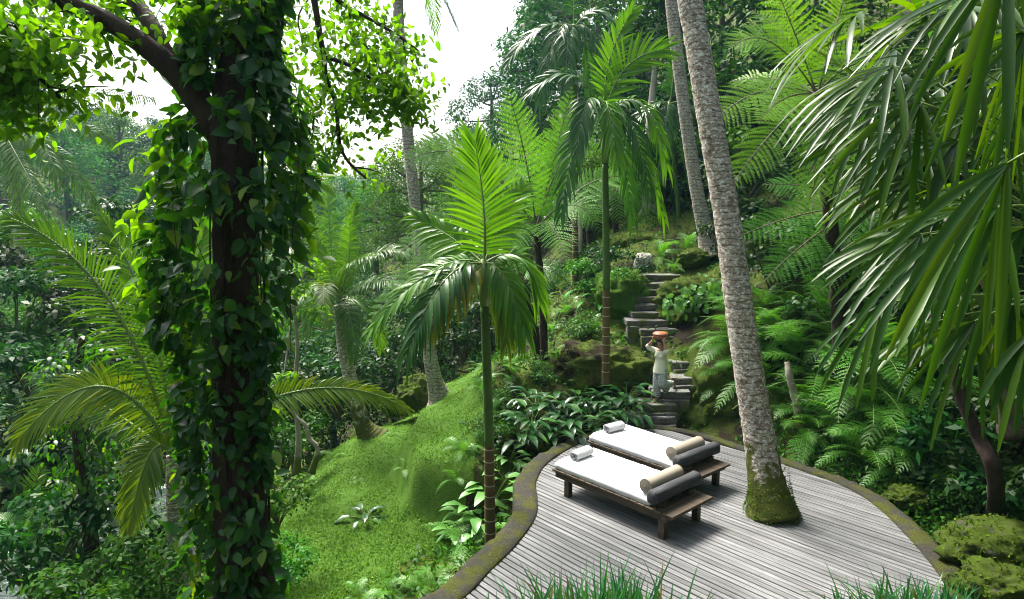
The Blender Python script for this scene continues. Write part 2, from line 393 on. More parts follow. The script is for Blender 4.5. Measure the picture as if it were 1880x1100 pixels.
M['curb'] = mossmat('mossy stone edging', (.05, .048, .038), (.035, .045, .010), (.09, .095, .014), .54, 2.6, (.22, .21, .18), 20, .60)
def stone_mat():
    m, t, b, o = newmat('dark stone'); f = noise_(t, 6, 5, .7); col = ramp(t, f, [(.3, (.035, .033, .03)), (.7, (.14, .13, .115))])
    col = mixc(t, ramp(t, noise_(t, 2.2, 4), [(.52, (0, 0, 0)), (.62, (1, 1, 1))]), col, (.07, .085, .015))
    t.links.new(col, b.inputs['Base Color']); b.inputs['Roughness'].default_value = .8; bump_(t, b, noise_(t, 14, 5), .8, .03); return m
M['stone'] = stone_mat()
def pebble_mat():
    m, t, b, o = newmat('washed pebble tread'); tc = t.nodes.new('ShaderNodeTexCoord'); v = N_(t, 'ShaderNodeTexVoronoi', Scale=38.0); t.links.new(tc.outputs['Object'], v.inputs[0])
    col = ramp(t, v.outputs['Distance'], [(.1, (.33, .33, .32)), (.55, (.08, .08, .08))])
    col = mixc(t, ramp(t, noise_(t, 3, 4), [(.48, (0, 0, 0)), (.6, (1, 1, 1))]), col, (.07, .085, .025))
    t.links.new(col, b.inputs['Base Color']); b.inputs['Roughness'].default_value = .6; bump_(t, b, v.outputs['Distance'], .6, -.02); return m
M['pebble'] = pebble_mat()
BA = math.atan2(.7521, -.6590)          # the deck boards and the daybeds run along this bearing
def wood_mat(name, c1, c2, c3, ang, rough=.65, island=.5, long_=1.2, cross=46):
    m, t, b, o = newmat(name); tc = t.nodes.new('ShaderNodeTexCoord'); mp = N_(t, 'ShaderNodeMapping'); mp.vector_type = 'TEXTURE'
    mp.inputs['Rotation'].default_value = (0, 0, ang); t.links.new(tc.outputs['Object'], mp.inputs[0])
    m2 = N_(t, 'ShaderNodeMapping'); m2.inputs['Scale'].default_value = (long_, cross, cross); t.links.new(mp.outputs[0], m2.inputs[0])
    n = N_(t, 'ShaderNodeTexNoise', Scale=1.0, Detail=5.0, Roughness=.65); t.links.new(m2.outputs[0], n.inputs['Vector'])
    col = ramp(t, n.outputs['Fac'], [(.28, c1), (.52, c2), (.75, c3)])
    st = N_(t, 'ShaderNodeTexNoise', Scale=1.1, Detail=4.0, Roughness=.6); t.links.new(tc.outputs['Object'], st.inputs['Vector'])
    geo = t.nodes.new('ShaderNodeNewGeometry'); a = N_(t, 'ShaderNodeMath', operation='MULTIPLY_ADD'); a.inputs[1].default_value = island; a.inputs[2].default_value = 1 - island * .62
    t.links.new(geo.outputs['Random Per Island'], a.inputs[0])
    a2 = N_(t, 'ShaderNodeMapRange'); a2.inputs[1].default_value = .3; a2.inputs[2].default_value = .7; a2.inputs[3].default_value = .78; a2.inputs[4].default_value = 1.14; t.links.new(st.outputs['Fac'], a2.inputs[0])
    a3 = N_(t, 'ShaderNodeMath', operation='MULTIPLY'); t.links.new(a.outputs[0], a3.inputs[0]); t.links.new(a2.outputs[0], a3.inputs[1])
    h = N_(t, 'ShaderNodeHueSaturation'); t.links.new(a3.outputs[0], h.inputs['Value']); t.links.new(col, h.inputs['Color']); t.links.new(h.outputs[0], b.inputs['Base Color'])
    b.inputs['Roughness'].default_value = rough; b.inputs['Specular IOR Level'].default_value = .35
    bump_(t, b, n.outputs['Fac'], .35, .004); return m
M['deck'] = wood_mat('weathered deck boards', (.055, .054, .053), (.148, .150, .153), (.26, .265, .275), BA)
M['bed'] = wood_mat('dark oiled timber', (.018, .012, .008), (.055, .038, .022), (.11, .08, .04), 0, .6, .3, 2, 30)
M['log'] = wood_mat('weathered grey log', (.012, .0125, .014), (.034, .036, .041), (.09, .09, .10), rad(90), .7, 0, 2, 22)
def plain(name, c, rough=.7, spec=.3, nz=None, bump=0.0, bs=40, sheen=0.0, amt=.15):
    m, t, b, o = newmat(name)
    f = noise_(t, nz or 12, 4); d = tuple(x * (1 - amt) for x in c); u = tuple(min(1, x * (1 + amt * .6)) for x in c)
    t.links.new(ramp(t, f, [(.3, d), (.7, u)]), b.inputs['Base Color']); b.inputs['Roughness'].default_value = rough; b.inputs['Specular IOR Level'].default_value = spec
    if bump: bump_(t, b, noise_(t, bs, 3), bump, .01)
    if sheen: b.inputs['Sheen Weight'].default_value = sheen
    return m
M['sheet'] = plain('white cotton', (.62, .625, .64), .9, .08, 5, .9, 7, amt=.03)
M['towel'] = plain('white terry towel', (.60, .61, .63), .95, .05, 90, .8, 160, .3, amt=.08)
M['bolster'] = plain('beige canvas', (.31, .27, .215), .8, .2, 20, .3, 120, amt=.08)
M['nail'] = plain('dark nail head', (.03, .03, .03), .5)
M['skin'] = plain('skin', (.36, .20, .13), .5, .4, 20, amt=.06)
M['hair'] = plain('black hair', (.012, .009, .008), .4, .5, 30)
M['blouse'] = plain('cream blouse', (.62, .64, .50), .8, .15, 8, .5, 14, amt=.05)
M['lip'] = plain('lips', (.30, .10, .08), .5)
M['eye'] = plain('dark eye', (.02, .015, .012), .2)
M['lichen'] = barkmat('white lichened stone', (.10, .11, .03), (.20, .19, .12), (.5, .5, .47), None, 0, 6, .5)
def batik():
    m, t, b, o = newmat('batik cloth'); tc = t.nodes.new('ShaderNodeTexCoord')
    v = N_(t, 'ShaderNodeTexVoronoi', Scale=22.0); v.feature = 'DISTANCE_TO_EDGE'; t.links.new(tc.outputs['Object'], v.inputs[0])
    c = ramp(t, v.outputs['Distance'], [(.08, (.2, .24, .25)), (.2, (.58, .61, .55))])
    sp = t.nodes.new('ShaderNodeSeparateXYZ'); t.links.new(tc.outputs['Object'], sp.inputs[0])
    n = noise_(t, 9, 3); a = N_(t, 'ShaderNodeMath', operation='MULTIPLY_ADD'); t.links.new(n, a.inputs[0]); a.inputs[1].default_value = -.5; t.links.new(sp.outputs[2], a.inputs[2])
    f = ramp(t, a.outputs[0], [(.0, (1, 1, 1)), (.2, (.15, .15, .15)), (.5, (0, 0, 0))])
    t.links.new(mixc(t, f, c, mixc(t, ramp(t, v.outputs['Distance'], [(.1, (0, 0, 0)), (.16, (1, 1, 1))]), (.5, .5, .5), (.02, .03, .12))), b.inputs['Base Color'])
    b.inputs['Roughness'].default_value = .8; return m
M['batik'] = batik()
def bowlmat():
    m, t, b, o = newmat('red brown woven basket'); tc = t.nodes.new('ShaderNodeTexCoord'); wv = N_(t, 'ShaderNodeTexWave', Scale=30.0, Distortion=1.0); wv.bands_direction = 'Z'
    t.links.new(tc.outputs['Object'], wv.inputs[0]); t.links.new(ramp(t, wv.outputs['Fac'], [(.1, (.20, .055, .022)), (.7, (.38, .13, .055))]), b.inputs['Base Color'])
    b.inputs['Roughness'].default_value = .45; bump_(t, b, wv.outputs['Fac'], .5, .005); return m
M['bowl'] = bowlmat()
def watermat():
    m, t, b, o = newmat('river water'); f = noise_(t, 1.2, 5, .7)
    t.links.new(ramp(t, f, [(.56, (.02, .035, .03)), (.7, (.45, .5, .5))]), b.inputs['Base Color']); b.inputs['Roughness'].default_value = .12; bump_(t, b, noise_(t, 3, 4), .5, .1); return m
M['water'] = watermat()

# ------------------------------------------------------------------ terrain
CP = []
def cp(*pts): CP.extend(pts)
cp((0, -6, 3.2), (0, 0, 2.85), (0, 2.2, 2.62), (.3, 2.8, 2.5), (2, 3.0, 2.5), (.6, 3.5, 1.7), (1, 4.6, .3), (2.5, 2.5, 2.4), (4.5, 3, 2.5), (6, 4.5, 1.6), (-2.5, 2, 2.3), (-2.4, 4.0, 1.0), (9, 4, 4.5), (9, -3, 5.5), (-7, -3, 1.0), (-12, 0, -3), (16, 4, 8), (-30, -20, -8), (30, -20, 14))
for x, y in ((1, 6.6), (3, 6.8), (4.8, 6.8), (1.5, 9), (3.2, 9.5), (5, 9.5), (2.2, 11.5), (3.8, 12.5), (5.5, 10.8), (4.6, 11.8), (3, 13.2)): cp((x, y, -.55))
cp((-1.2, 7.4, -1.0), (-.6, 8.8, -1.0), (-.3, 10.2, -1.0), (-.2, 11.2, -.95), (.5, 12.2, -.7), (1.4, 13.2, -.25), (2.2, 14.2, -.05))
cp((-2.6, 6.5, -1.0), (-4, 7, -1.5), (-3.7, 9.5, -1.5), (-2.4, 9.8, -1.45), (-3.85, 11.5, -1.35), (-3.8, 13.5, -1.2), (-3.85, 15, -1.1), (-3.85, 16.8, -1.05), (-2.9, 12.6, -1.25), (-3.0, 14.4, -1.0), (-2.9, 16.4, -.95))
cp((-1.0, 11.3, -1.7), (-1.75, 10.6, -1.3))
cp((-1.05, 12.3, -1.1), (-1.2, 13.8, -1.0), (-2.0, 15, -1.1), (-1.3, 15.5, -.9), (-1.9, 17, -1.05), (-.9, 17.2, -.6), (-.2, 13.2, -.5), (.4, 14.6, .0), (-1.6, 19, -.6), (-.3, 15.8, .5))
cp((-5.4, 9, -2.6), (-5.4, 12, -2.0), (-5.6, 15.5, -2.2), (-5.4, 18.5, -2.2), (-8, 9, -5.5), (-8.5, 14, -5.5), (-9, 20, -6), (-14, 16, -8.5), (-19, 26, -10), (-22, 18, -10), (-12, 28, -8), (-5, 24, -4.5), (0, 24, -1.2), (-25, 35, -9.5), (-17, 40, -9))
cp((4.4, 14.2, .0), (5.3, 13.7, .25), (5.0, 15.0, 1.3), (4.9, 16.2, 2.0), (5.2, 17.4, 2.7), (4.8, 18.8, 2.95), (6.2, 18.0, 3.3), (3.0, 14.6, .1), (3.3, 15.3, .5), (3.0, 16.4, 1.2), (2.2, 16.2, 1.2), (3.4, 17.5, 1.75), (3.9, 18.5, 2.4), (2.9, 18.4, 2.4), (2.0, 18.5, 1.9), (1.2, 17.4, 1.25), (.8, 20, 1.4), (3.2, 20.3, 3.3), (3.6, 22, 4.0), (5.4, 20.4, 3.6), (6.5, 22.5, 5.0), (8.4, 24, 5.6), (1.2, 23, 1.8))
cp((6.6, 9.6, -.5), (6.4, 11, -.2), (7.6, 10.0, -.2), (6.9, 12.2, .5), (7.4, 13.4, 1.8), (8.2, 12, 1.3), (9.5, 11, 1.4), (9.5, 14, 3.6), (8, 16, 4.0), (7, 7.5, -.4), (9, 7.5, .8), (12, 9, 3.6), (12, 14, 5.5), (11, 19, 6.3), (14, 26, 9.5), (18, 18, 11))
cp((4, 28, 5.5), (9, 31, 9.5), (0, 32, 2.0), (16, 36, 16), (5, 42, 10), (-5, 40, -2), (26, 30, 20), (12, 52, 20), (0, 56, 8), (30, 55, 34), (-12, 60, -3), (45, 40, 40), (60, 90, 55), (14, 90, 30), (-6, 90, 10), (-30, 60, -4), (-26, 78, 4), (-20, 100, 5), (-45, 70, 6), (-42, 92, 8), (-60, 88, 13), (-80, 90, 22), (-60, 60, 10), (-45, 45, -1), (-40, 28, -5), (-70, 35, 8), (-100, 60, 30), (-60, 120, 13), (-20, 130, 8), (20, 140, 40), (100, 120, 60), (100, 20, 60), (-120, 20, 30), (-100, 140, 18), (0, 170, 12), (60, -30, 30), (-60, -30, -2), (0, -60, 4))
CP = np.array(CP, float)
def _kern(a, b): return -np.sqrt(((a[:, None, :] - b[None, :, :]) ** 2).sum(-1) + .5)
_n = len(CP)
_Mx = np.zeros((_n + 3, _n + 3)); _Mx[:_n, :_n] = _kern(CP[:, :2], CP[:, :2]) + np.eye(_n) * .08
_Mx[:_n, _n] = 1; _Mx[:_n, _n + 1:] = CP[:, :2]; _Mx[_n, :_n] = 1; _Mx[_n + 1:, :_n] = CP[:, :2].T
_Wt = np.linalg.solve(_Mx, np.concatenate([CP[:, 2], np.zeros(3)]))
_off = R.uniform(0, 6.28, (10, 2)); _dir = R.normal(size=(10, 2)); _dir /= np.linalg.norm(_dir, axis=1, keepdims=True)
def _ss(t): t = np.clip(t, 0, 1); return t * t * (3 - 2 * t)
def ground(x, y):
    x = np.atleast_1d(np.asarray(x, float)); y = np.atleast_1d(np.asarray(y, float)); q = np.stack([x, y], 1); z = np.zeros(len(q))
    for i in range(0, len(q), 20000):
        z[i:i + 20000] = _kern(q[i:i + 20000], CP[:, :2]) @ _Wt[:_n] + _Wt[_n] + q[i:i + 20000] @ _Wt[_n + 1:]
    xe = -2.5 + .22 * np.sin(y * 1.15 + .6) + .09 * np.sin(y * 3.1)                        # the mound's steep left flank
    z += .95 * _ss((x - xe) / .38) * _ss((y - 11.75 - .25 * np.sin(x * 2.3)) / .55) * _ss((.5 - x) / 1.3) * _ss((20 - y) / 2.5)
    for k in range(10):                                   # small lumps
        f = .9 * 1.45 ** k * .8; z += .05 / (1 + k * .5) * np.sin(f * (q @ _dir[k]) + _off[k, 0]) * np.sin(f * .8 * (q @ _dir[k][::-1]) + _off[k, 1])
    return z
def gnormal(x, y, e=.15): zx = (ground(x + e, y) - ground(x - e, y)) / (2 * e); zy = (ground(x, y + e) - ground(x, y - e)) / (2 * e); return norm(np.c_[-zx, -zy, np.ones(len(x))])
def gz(x, y): return float(ground(x, y)[0])
def hit(px, py, d0=2.5, d1=140):
    r = ray(px, py); d = np.geomspace(d0, d1, 900); p = np.array([0, 0, EYE]) + r[None] * (d / r[1])[:, None]
    h = p[:, 2] - ground(p[:, 0], p[:, 1]); i = np.argmax(h < 0)
    if not (h < 0).any(): i = len(d) - 1
    return p[i]
def axis_(lo, hi, c, n, k):
    u = np.linspace(-1, 1, n); s = np.sinh(k * u) / np.sinh(k); return np.where(s < 0, c + s * (c - lo), c + s * (hi - c))
def terrain():
    xs = axis_(-190, 190, .5, 330, 4.2); ys = axis_(-80, 260, 12.5, 330, 4.2); nx, ny = len(xs), len(ys)
    X, Y = np.meshgrid(xs, ys, indexing='ij'); Z = ground(X.ravel(), Y.ravel())
    V = np.stack([X.ravel(), Y.ravel(), Z], 1)
    near = (np.abs(V[:, 0]) < 14) & (V[:, 1] > 5) & (V[:, 1] < 28)
    for i in np.nonzero(near)[0]:
        V[i, 2] += .05 * mnoise.fractal((V[i, 0] * 2.2, V[i, 1] * 2.2, V[i, 2] * 2.2), .7, 2.0, 4)
    i, j = np.meshgrid(np.arange(nx - 1), np.arange(ny - 1), indexing='ij')
    q = np.stack([i * ny + j, (i + 1) * ny + j, (i + 1) * ny + j + 1, i * ny + j + 1], -1).reshape(-1, 4)
    c = V[q].mean(1); lawn = lawn_mask(c[:, 0], c[:, 1])
    mb = MB(); mb.add(V, q); mb.qm = [np.where(lawn, 1, 0)]
    return mb.build('ground', [M['moss'], M['mossg']])
def lawn_mask(x, y): return (x > -5.3 + .25 * np.sin(y * 1.7)) & (x < np.interp(y, [7, 10.5, 12, 14, 17, 20], [-2.2, -1.9, -.75, -.5, -.5, -.9])) & (y > 6.8) & (y < 19.5)
struct(terrain(), 'mossy earth falling from the bank down into the river valley', 'ground')
rv = MB(); rv.add([(-60, 5, -9.35), (-15.5, 5, -9.35), (-15.5, 60, -9.35), (-60, 60, -9.35)], [(0, 1, 2, 3)])
struct(rv.build('river', M['water']), 'river glinting at the bottom of the valley', 'river')

# ------------------------------------------------------------------ deck and its edging
inner = [(850, 1100), (900, 1050), (950, 1000), (984, 950), (987, 915), (985, 885), (1005, 852), (1050, 822), (1100, 801), (1180, 788), (1240, 793), (1300, 808), (1360, 828), (1430, 850), (1480, 868), (1530, 885), (1580, 910), (1620, 940), (1660, 980), (1700, 1025), (1732, 1070)]
inner = np.array([G(x, y, 0)[:2] for x, y in inner])
inner = np.vstack([[(-2.0, 5.6), (-1.35, 6.4)], inner, [(5.2, 6.9), (4.6, 5.8)]])
sm = smoothpath(np.c_[inner, np.zeros(len(inner))], 160)[:, :2]
def deck():
    mb = MB(); d = A(math.cos(BA), math.sin(BA)); e = A(d[1], -d[0]); poly = sm; pu = poly @ d; pv = poly @ e
    n = len(poly)
    def cuts(v):
        o = []
        for i in range(n):
            a, b = pv[i], pv[(i + 1) % n]
            if (a - v) * (b - v) < 0: o.append(pu[i] + (pu[(i + 1) % n] - pu[i]) * (v - a) / (b - a))
        return sorted(o)
    W, gap = .098, .018; v = pv.min() + .02; k = 0
    while v < pv.max() - W:
        c0, c1 = cuts(v + gap / 2), cuts(v + W - gap / 2)
        if len(c0) == len(c1) and len(c0) >= 2:
            for j in range(0, len(c0) - 1, 2):
                segs = [(c0[j], c1[j], c0[j + 1], c1[j + 1])]
                split = -4.6 + R.choice([-.9, .0, .9, 2.2]) + .0
                if segs[0][0] + .5 < split < segs[0][2] - .5:
                    a = segs[0]; segs = [(a[0], a[1], split - .003, split - .003), (split + .003, split + .003, a[2], a[3])]
                for (u0, u1, w0, w1) in segs:
                    m = max(2, int((min(w0, w1) - max(u0, u1)) / 1.0)); z0 = R.uniform(-.0025, .0025)
                    Vs = []
                    for i in range(m + 1):
                        f = i / m; ua, ub = u0 + (w0 - u0) * f, u1 + (w1 - u1) * f; zz = z0 + R.uniform(-.0015, .0015)
                        a = d * ua + e * (v + gap / 2); b = d * ub + e * (v + W - gap / 2); ch = e * .006
                        Vs += [(*a, zz - .03), (*a, zz - .005), (*(a + ch), zz), (*(b - ch), zz), (*b, zz - .005), (*b, zz - .03)]
                    q = [(i * 6 + r, i * 6 + r + 1, (i + 1) * 6 + r + 1, (i + 1) * 6 + r) for i in range(m) for r in range(5)]
                    q += [(0, 1, 4, 5), (1, 2, 3, 4), (m * 6, m * 6 + 5, m * 6 + 4, m * 6 + 1), (m * 6 + 1, m * 6 + 4, m * 6 + 3, m * 6 + 2)]
                    mb.add(Vs, q)
                    u = math.ceil(max(u0, u1) / .62) * .62
                    while u < min(w0, w1) - .05:
                        for sgn in (.28, .72):
                            if R.random() < .8:
                                c = d * (u + R.uniform(-.02, .02)) + e * (v + W * sgn); h = np.arange(6) * math.pi / 3; z = z0 + .003
                                mb.add(np.c_[c[0] + .005 * np.cos(h), c[1] + .005 * np.sin(h), np.full(6, z)], [(0, 1, 2, 3), (0, 3, 4, 5)], None, 1)
                        u += .62
        v += W; k += 1
    return mb.build('wooden_deck', [M['deck'], M['nail']], smooth=False)
struct(deck(), 'curved deck of weathered grey boards beside the lawn', 'deck')
def edging():
    mb = MB(); nP = len(sm); T = np.gradient(sm, axis=0); T /= np.linalg.norm(T, axis=1, keepdims=True); O = np.c_[-T[:, 1], T[:, 0]]
    s = np.r_[0, np.cumsum(np.linalg.norm(np.diff(sm, axis=0), axis=1))]
    # re-sample densely
    m = 520; ss = np.linspace(0, s[-1], m); px = np.interp(ss, s, sm[:, 0]); py = np.interp(ss, s, sm[:, 1]); ox = np.interp(ss, s, O[:, 0]); oy = np.interp(ss, s, O[:, 1])
    wd = np.interp(ss / s[-1], [0, .3, .42, .55, .75, 1], [.40, .40, .29, .26, .31, .38])
    prof = [(.012, -.5), (.012, .005), (.03, .028), (.25, .038), (.5, .042), (.75, .036), (.95, .02), (1.0, -.03), (1.02, -1.4)]
    V = []
    for i in range(m):
        for f, z in prof:
            p = A(px[i] + ox[i] * wd[i] * f, py[i] + oy[i] * wd[i] * f, z)
            q = mnoise.fractal((p[0] * 5, p[1] * 5, f * 3), .7, 2, 4) * .018 + (-.012 if (ss[i] % .62) < .02 else 0)
            p[2] += q if z > -.4 else 0; p[:2] += A(ox[i], oy[i]) * (q * 1.2 if f > .9 else 0); V.append(p)
    k = len(prof); q = [(i * k + j, (i + 1) * k + j, (i + 1) * k + j + 1, i * k + j + 1) for i in range(m - 1) for j in range(k - 1)]
    mb.add(V, q); return mb.build('deck_edging', M['curb'])
tag(edging(), 'low mossy stone edging curving round the wooden deck', 'stone edging')

# ------------------------------------------------------------------ stone steps
def noisy_block(mb, c, half, ang, mat=0, top=None, amp=.02, sub=5):
    """a rough stone: a subdivided box pushed about by noise; top = material of its tread"""
    Rm = rotz(ang); hx, hy, hz = half
    for ax in range(3):
        for s in (-1, 1):
            o = [a for a in range(3) if a != ax]; n = sub; g = np.linspace(-1, 1, n + 1); V = []
            for a in g:
                for b in g:
                    p = np.zeros(3); p[ax] = s; p[o[0]] = a; p[o[1]] = b
                    l = np.abs(p); rr = 1 - .045 * max(0, (np.sort(l)[1] - .75)) / .25
                    V.append(p * A(hx, hy, hz) * (1 if rr > 1 else rr) )
            V = np.array(V)
            V = np.array([v + A(*mnoise.noise_vector(Vector((v + c) * 3.1))) * amp for v in V])
            q = [(i * (n + 1) + j, (i + 1) * (n + 1) + j, (i + 1) * (n + 1) + j + 1, i * (n + 1) + j + 1) for i in range(n) for j in range(n)]
            if (s > 0) == (ax != 1): pass
            else: q = [f[::-1] for f in q]
            mb.add(V @ Rm.T + c, q, None, (top if (top is not None and ax == 2 and s > 0) else mat))
steps = [  # photo x of left end, right end, y of the tread's front edge, height
    (1150, 1234, 765, .22, 0), (1180, 1237, 743, .44, 0), (1205, 1262, 719, .66, -.1), (1243, 1297, 694, .9, -.15), (1241, 1288, 665, 1.15, .05), (1238, 1294, 637, 1.4, .1),
    (1222, 1264, 618, 1.6, .05), (1182, 1244, 605, 1.78, 0), (1158, 1222, 588, 1.98, .0), (1166, 1214, 573, 2.16, .05), (1172, 1209, 559.5, 2.33, .05), (1174, 1211, 545.5, 2.52, .05), (1178, 1212, 532, 2.7, .05), (1182, 1225, 520, 2.87, .1), (1188, 1244, 505, 3.07, .1)]
st = empty('stone_staircase', G(1190, 782, 0)); tag(st, 'dark stone steps with pale treads climbing from deck to terrace', 'staircase')
for k, (xl, xr, y, z, an) in enumerate(steps):
    a = G(xl - 6, y, z); b = G(xr + 6, y, z); c = (a + b) / 2; wd = np.linalg.norm(b - a) / 2; dep = .32
    mb = MB(); noisy_block(mb, c + A(0, dep - .03, -.085), (wd * 1.04, dep, .085), an, 0, 1, .022, 6)
    for q in range(3): noisy_block(mb, c + A((-1 + q) * wd * .66, dep * .35 + .03, -.42), (wd * .34, dep * .9, .26), an + R.uniform(-.06, .06), 0, None, .03, 4)
    o = mb.build('step', [M['stone'], M['pebble']], st, smooth=False); o.location = -st.location
st2 = empty('stone_staircase', G(1385, 415, 5.0) if False else hit(1380, 418)); tag(st2, 'short upper flight of grey steps behind the leaning coconut trunk', 'staircase')
for k, (xl, xr, y) in enumerate([(1366, 1408, 414), (1364, 1402, 407), (1362, 1396, 399), (1358, 1384, 391), (1354, 1376, 383)]):
    d = st2.location[1] - .25 + k * .35; a, b = P(xl, y, d), P(xr, y, d); c = (a + b) / 2; mb = MB(); noisy_block(mb, c + A(0, .25, -.12), ((b[0] - a[0]) / 2 + .1, .3, .14), 0, 0, 1, .02, 4)
    o = mb.build('step', [M['stone'], M['pebble']], st2, smooth=False); o.location = -st2.location

# mossy rocks and retaining banks
def rock(name, c, r, label, cat, mat='mossrock', amp=.26, freq=1.5, sub=5, flat=0.0, rz=0.0, moss=True, group=None):
    import bmesh
    bm = bmesh.new(); bmesh.ops.create_icosphere(bm, subdivisions=sub, radius=1)
    V = np.array([v.co[:] for v in bm.verts]); Fc = np.array([[v.index for v in f.verts] for f in bm.faces]); bm.free()
    if flat: V = np.sign(V) * np.abs(V) ** (1 - flat)
    n = np.array([mnoise.fractal(Vector(v * freq * 1.3 + A(*c)), .65, 2.1, 6) for v in V]); V = V * (1 + amp * n)[:, None] * A(*r)
    V = V @ rotz(rz).T
    mb = MB(); mb.add(V, None, Fc); o = mb.build(name, M[mat]); o.location = c; tag(o, label, cat, group)
    if moss:
        mv = MB(); k = int(900 * (r[0] + r[1] + r[2]) ** 1.3); f = Fc[R.integers(0, len(Fc), k)]; w3 = R.dirichlet((1, 1, 1), k)
        p = (V[f] * w3[..., None]).sum(1); nn = norm(np.cross(V[f[:, 1]] - V[f[:, 0]], V[f[:, 2]] - V[f[:, 0]]))
        keep = (nn[:, 2] > -.5) & (n[f[:, 0]] + R.uniform(-.5, .5, k) > -.3); p, nn = p[keep], nn[keep]
        leaf_quads(mv, p, norm(nn * .6 + R.normal(size=p.shape) * .7), nn, R.uniform(.025, .075, len(p)), R.uniform(.015, .04, len(p)))
        mv.build('moss', M['mossleaf'], o)['kind'] = 'stuff'
    return o
def rock_px(px, py, d, r, *a, **k): rock('mossy_boulder', P(px, py, d), r, *a, **k)
rock('mossy_bank', P(1165, 470, 22.2), (1.05, 1.0, .85), 'squared mossy earth block below the pale tree roots', 'earth bank', flat=.35, amp=.12)
rock('mossy_bank', P(1140, 548, 18.6), (.85, 1.0, .8), 'sunlit sloping moss bank left of the narrow steps', 'earth bank', flat=.25, amp=.15, mat='mossg')
rock('mossy_bank', P(1285, 560, 17.3), (1.05, .9, .75), 'mossy bank with round leaves right of the narrow steps', 'earth bank', flat=.2, amp=.25)
rock('mossy_bank', P(1350, 745, 14.7), (1.15, .75, .95), 'lumpy moss bank under the ferns behind the deck', 'earth bank', flat=.15, amp=.28)
rock('mossy_bank', P(1100, 685, 15.9), (1.2, .8, .75), 'brown earth bank with thin moss left of the walking woman', 'earth bank', flat=.2, amp=.22, mat='moss')
rock_px(1300, 412, 24, (1.5, 1.2, .95), 'large smooth mossy boulder behind the thinner coconut trunk', 'boulder')
rock_px(1182, 486, 19.9, (.29, .26, .36), 'upright boulder with white lichen at top of steps', 'boulder', mat='lichen', flat=.3, amp=.08, moss=False)
rock_px(775, 722, 18.2, (.62, .6, .55), 'rounded mossy boulder on the lawn left of reddish palm base', 'boulder')
rock_px(722, 745, 18.0, (.35, .3, .3), 'small dark mossy boulder at the edge of the lawn', 'boulder')
rock_px(1835, 1010, 8.1, (.75, .55, .38), 'broad bright mossy boulder beside the deck edging', 'boulder', amp=.18)
rock_px(1665, 915, 10.3, (.33, .28, .2), 'small mossy stone in the dark behind the deck edging', 'boulder')
rock_px(1830, 1085, 7.0, (.5, .4, .3), 'low mossy stone below the broad bright boulder', 'boulder')
rock_px(1440, 470, 18, (1.2, .9, .8), 'shaded mossy rock right of the leaning coconut trunk', 'boulder')
rock_px(1275, 475, 19.2, (.5, .4, .3), 'low mossy rock at the foot of the thinner coconut', 'boulder')

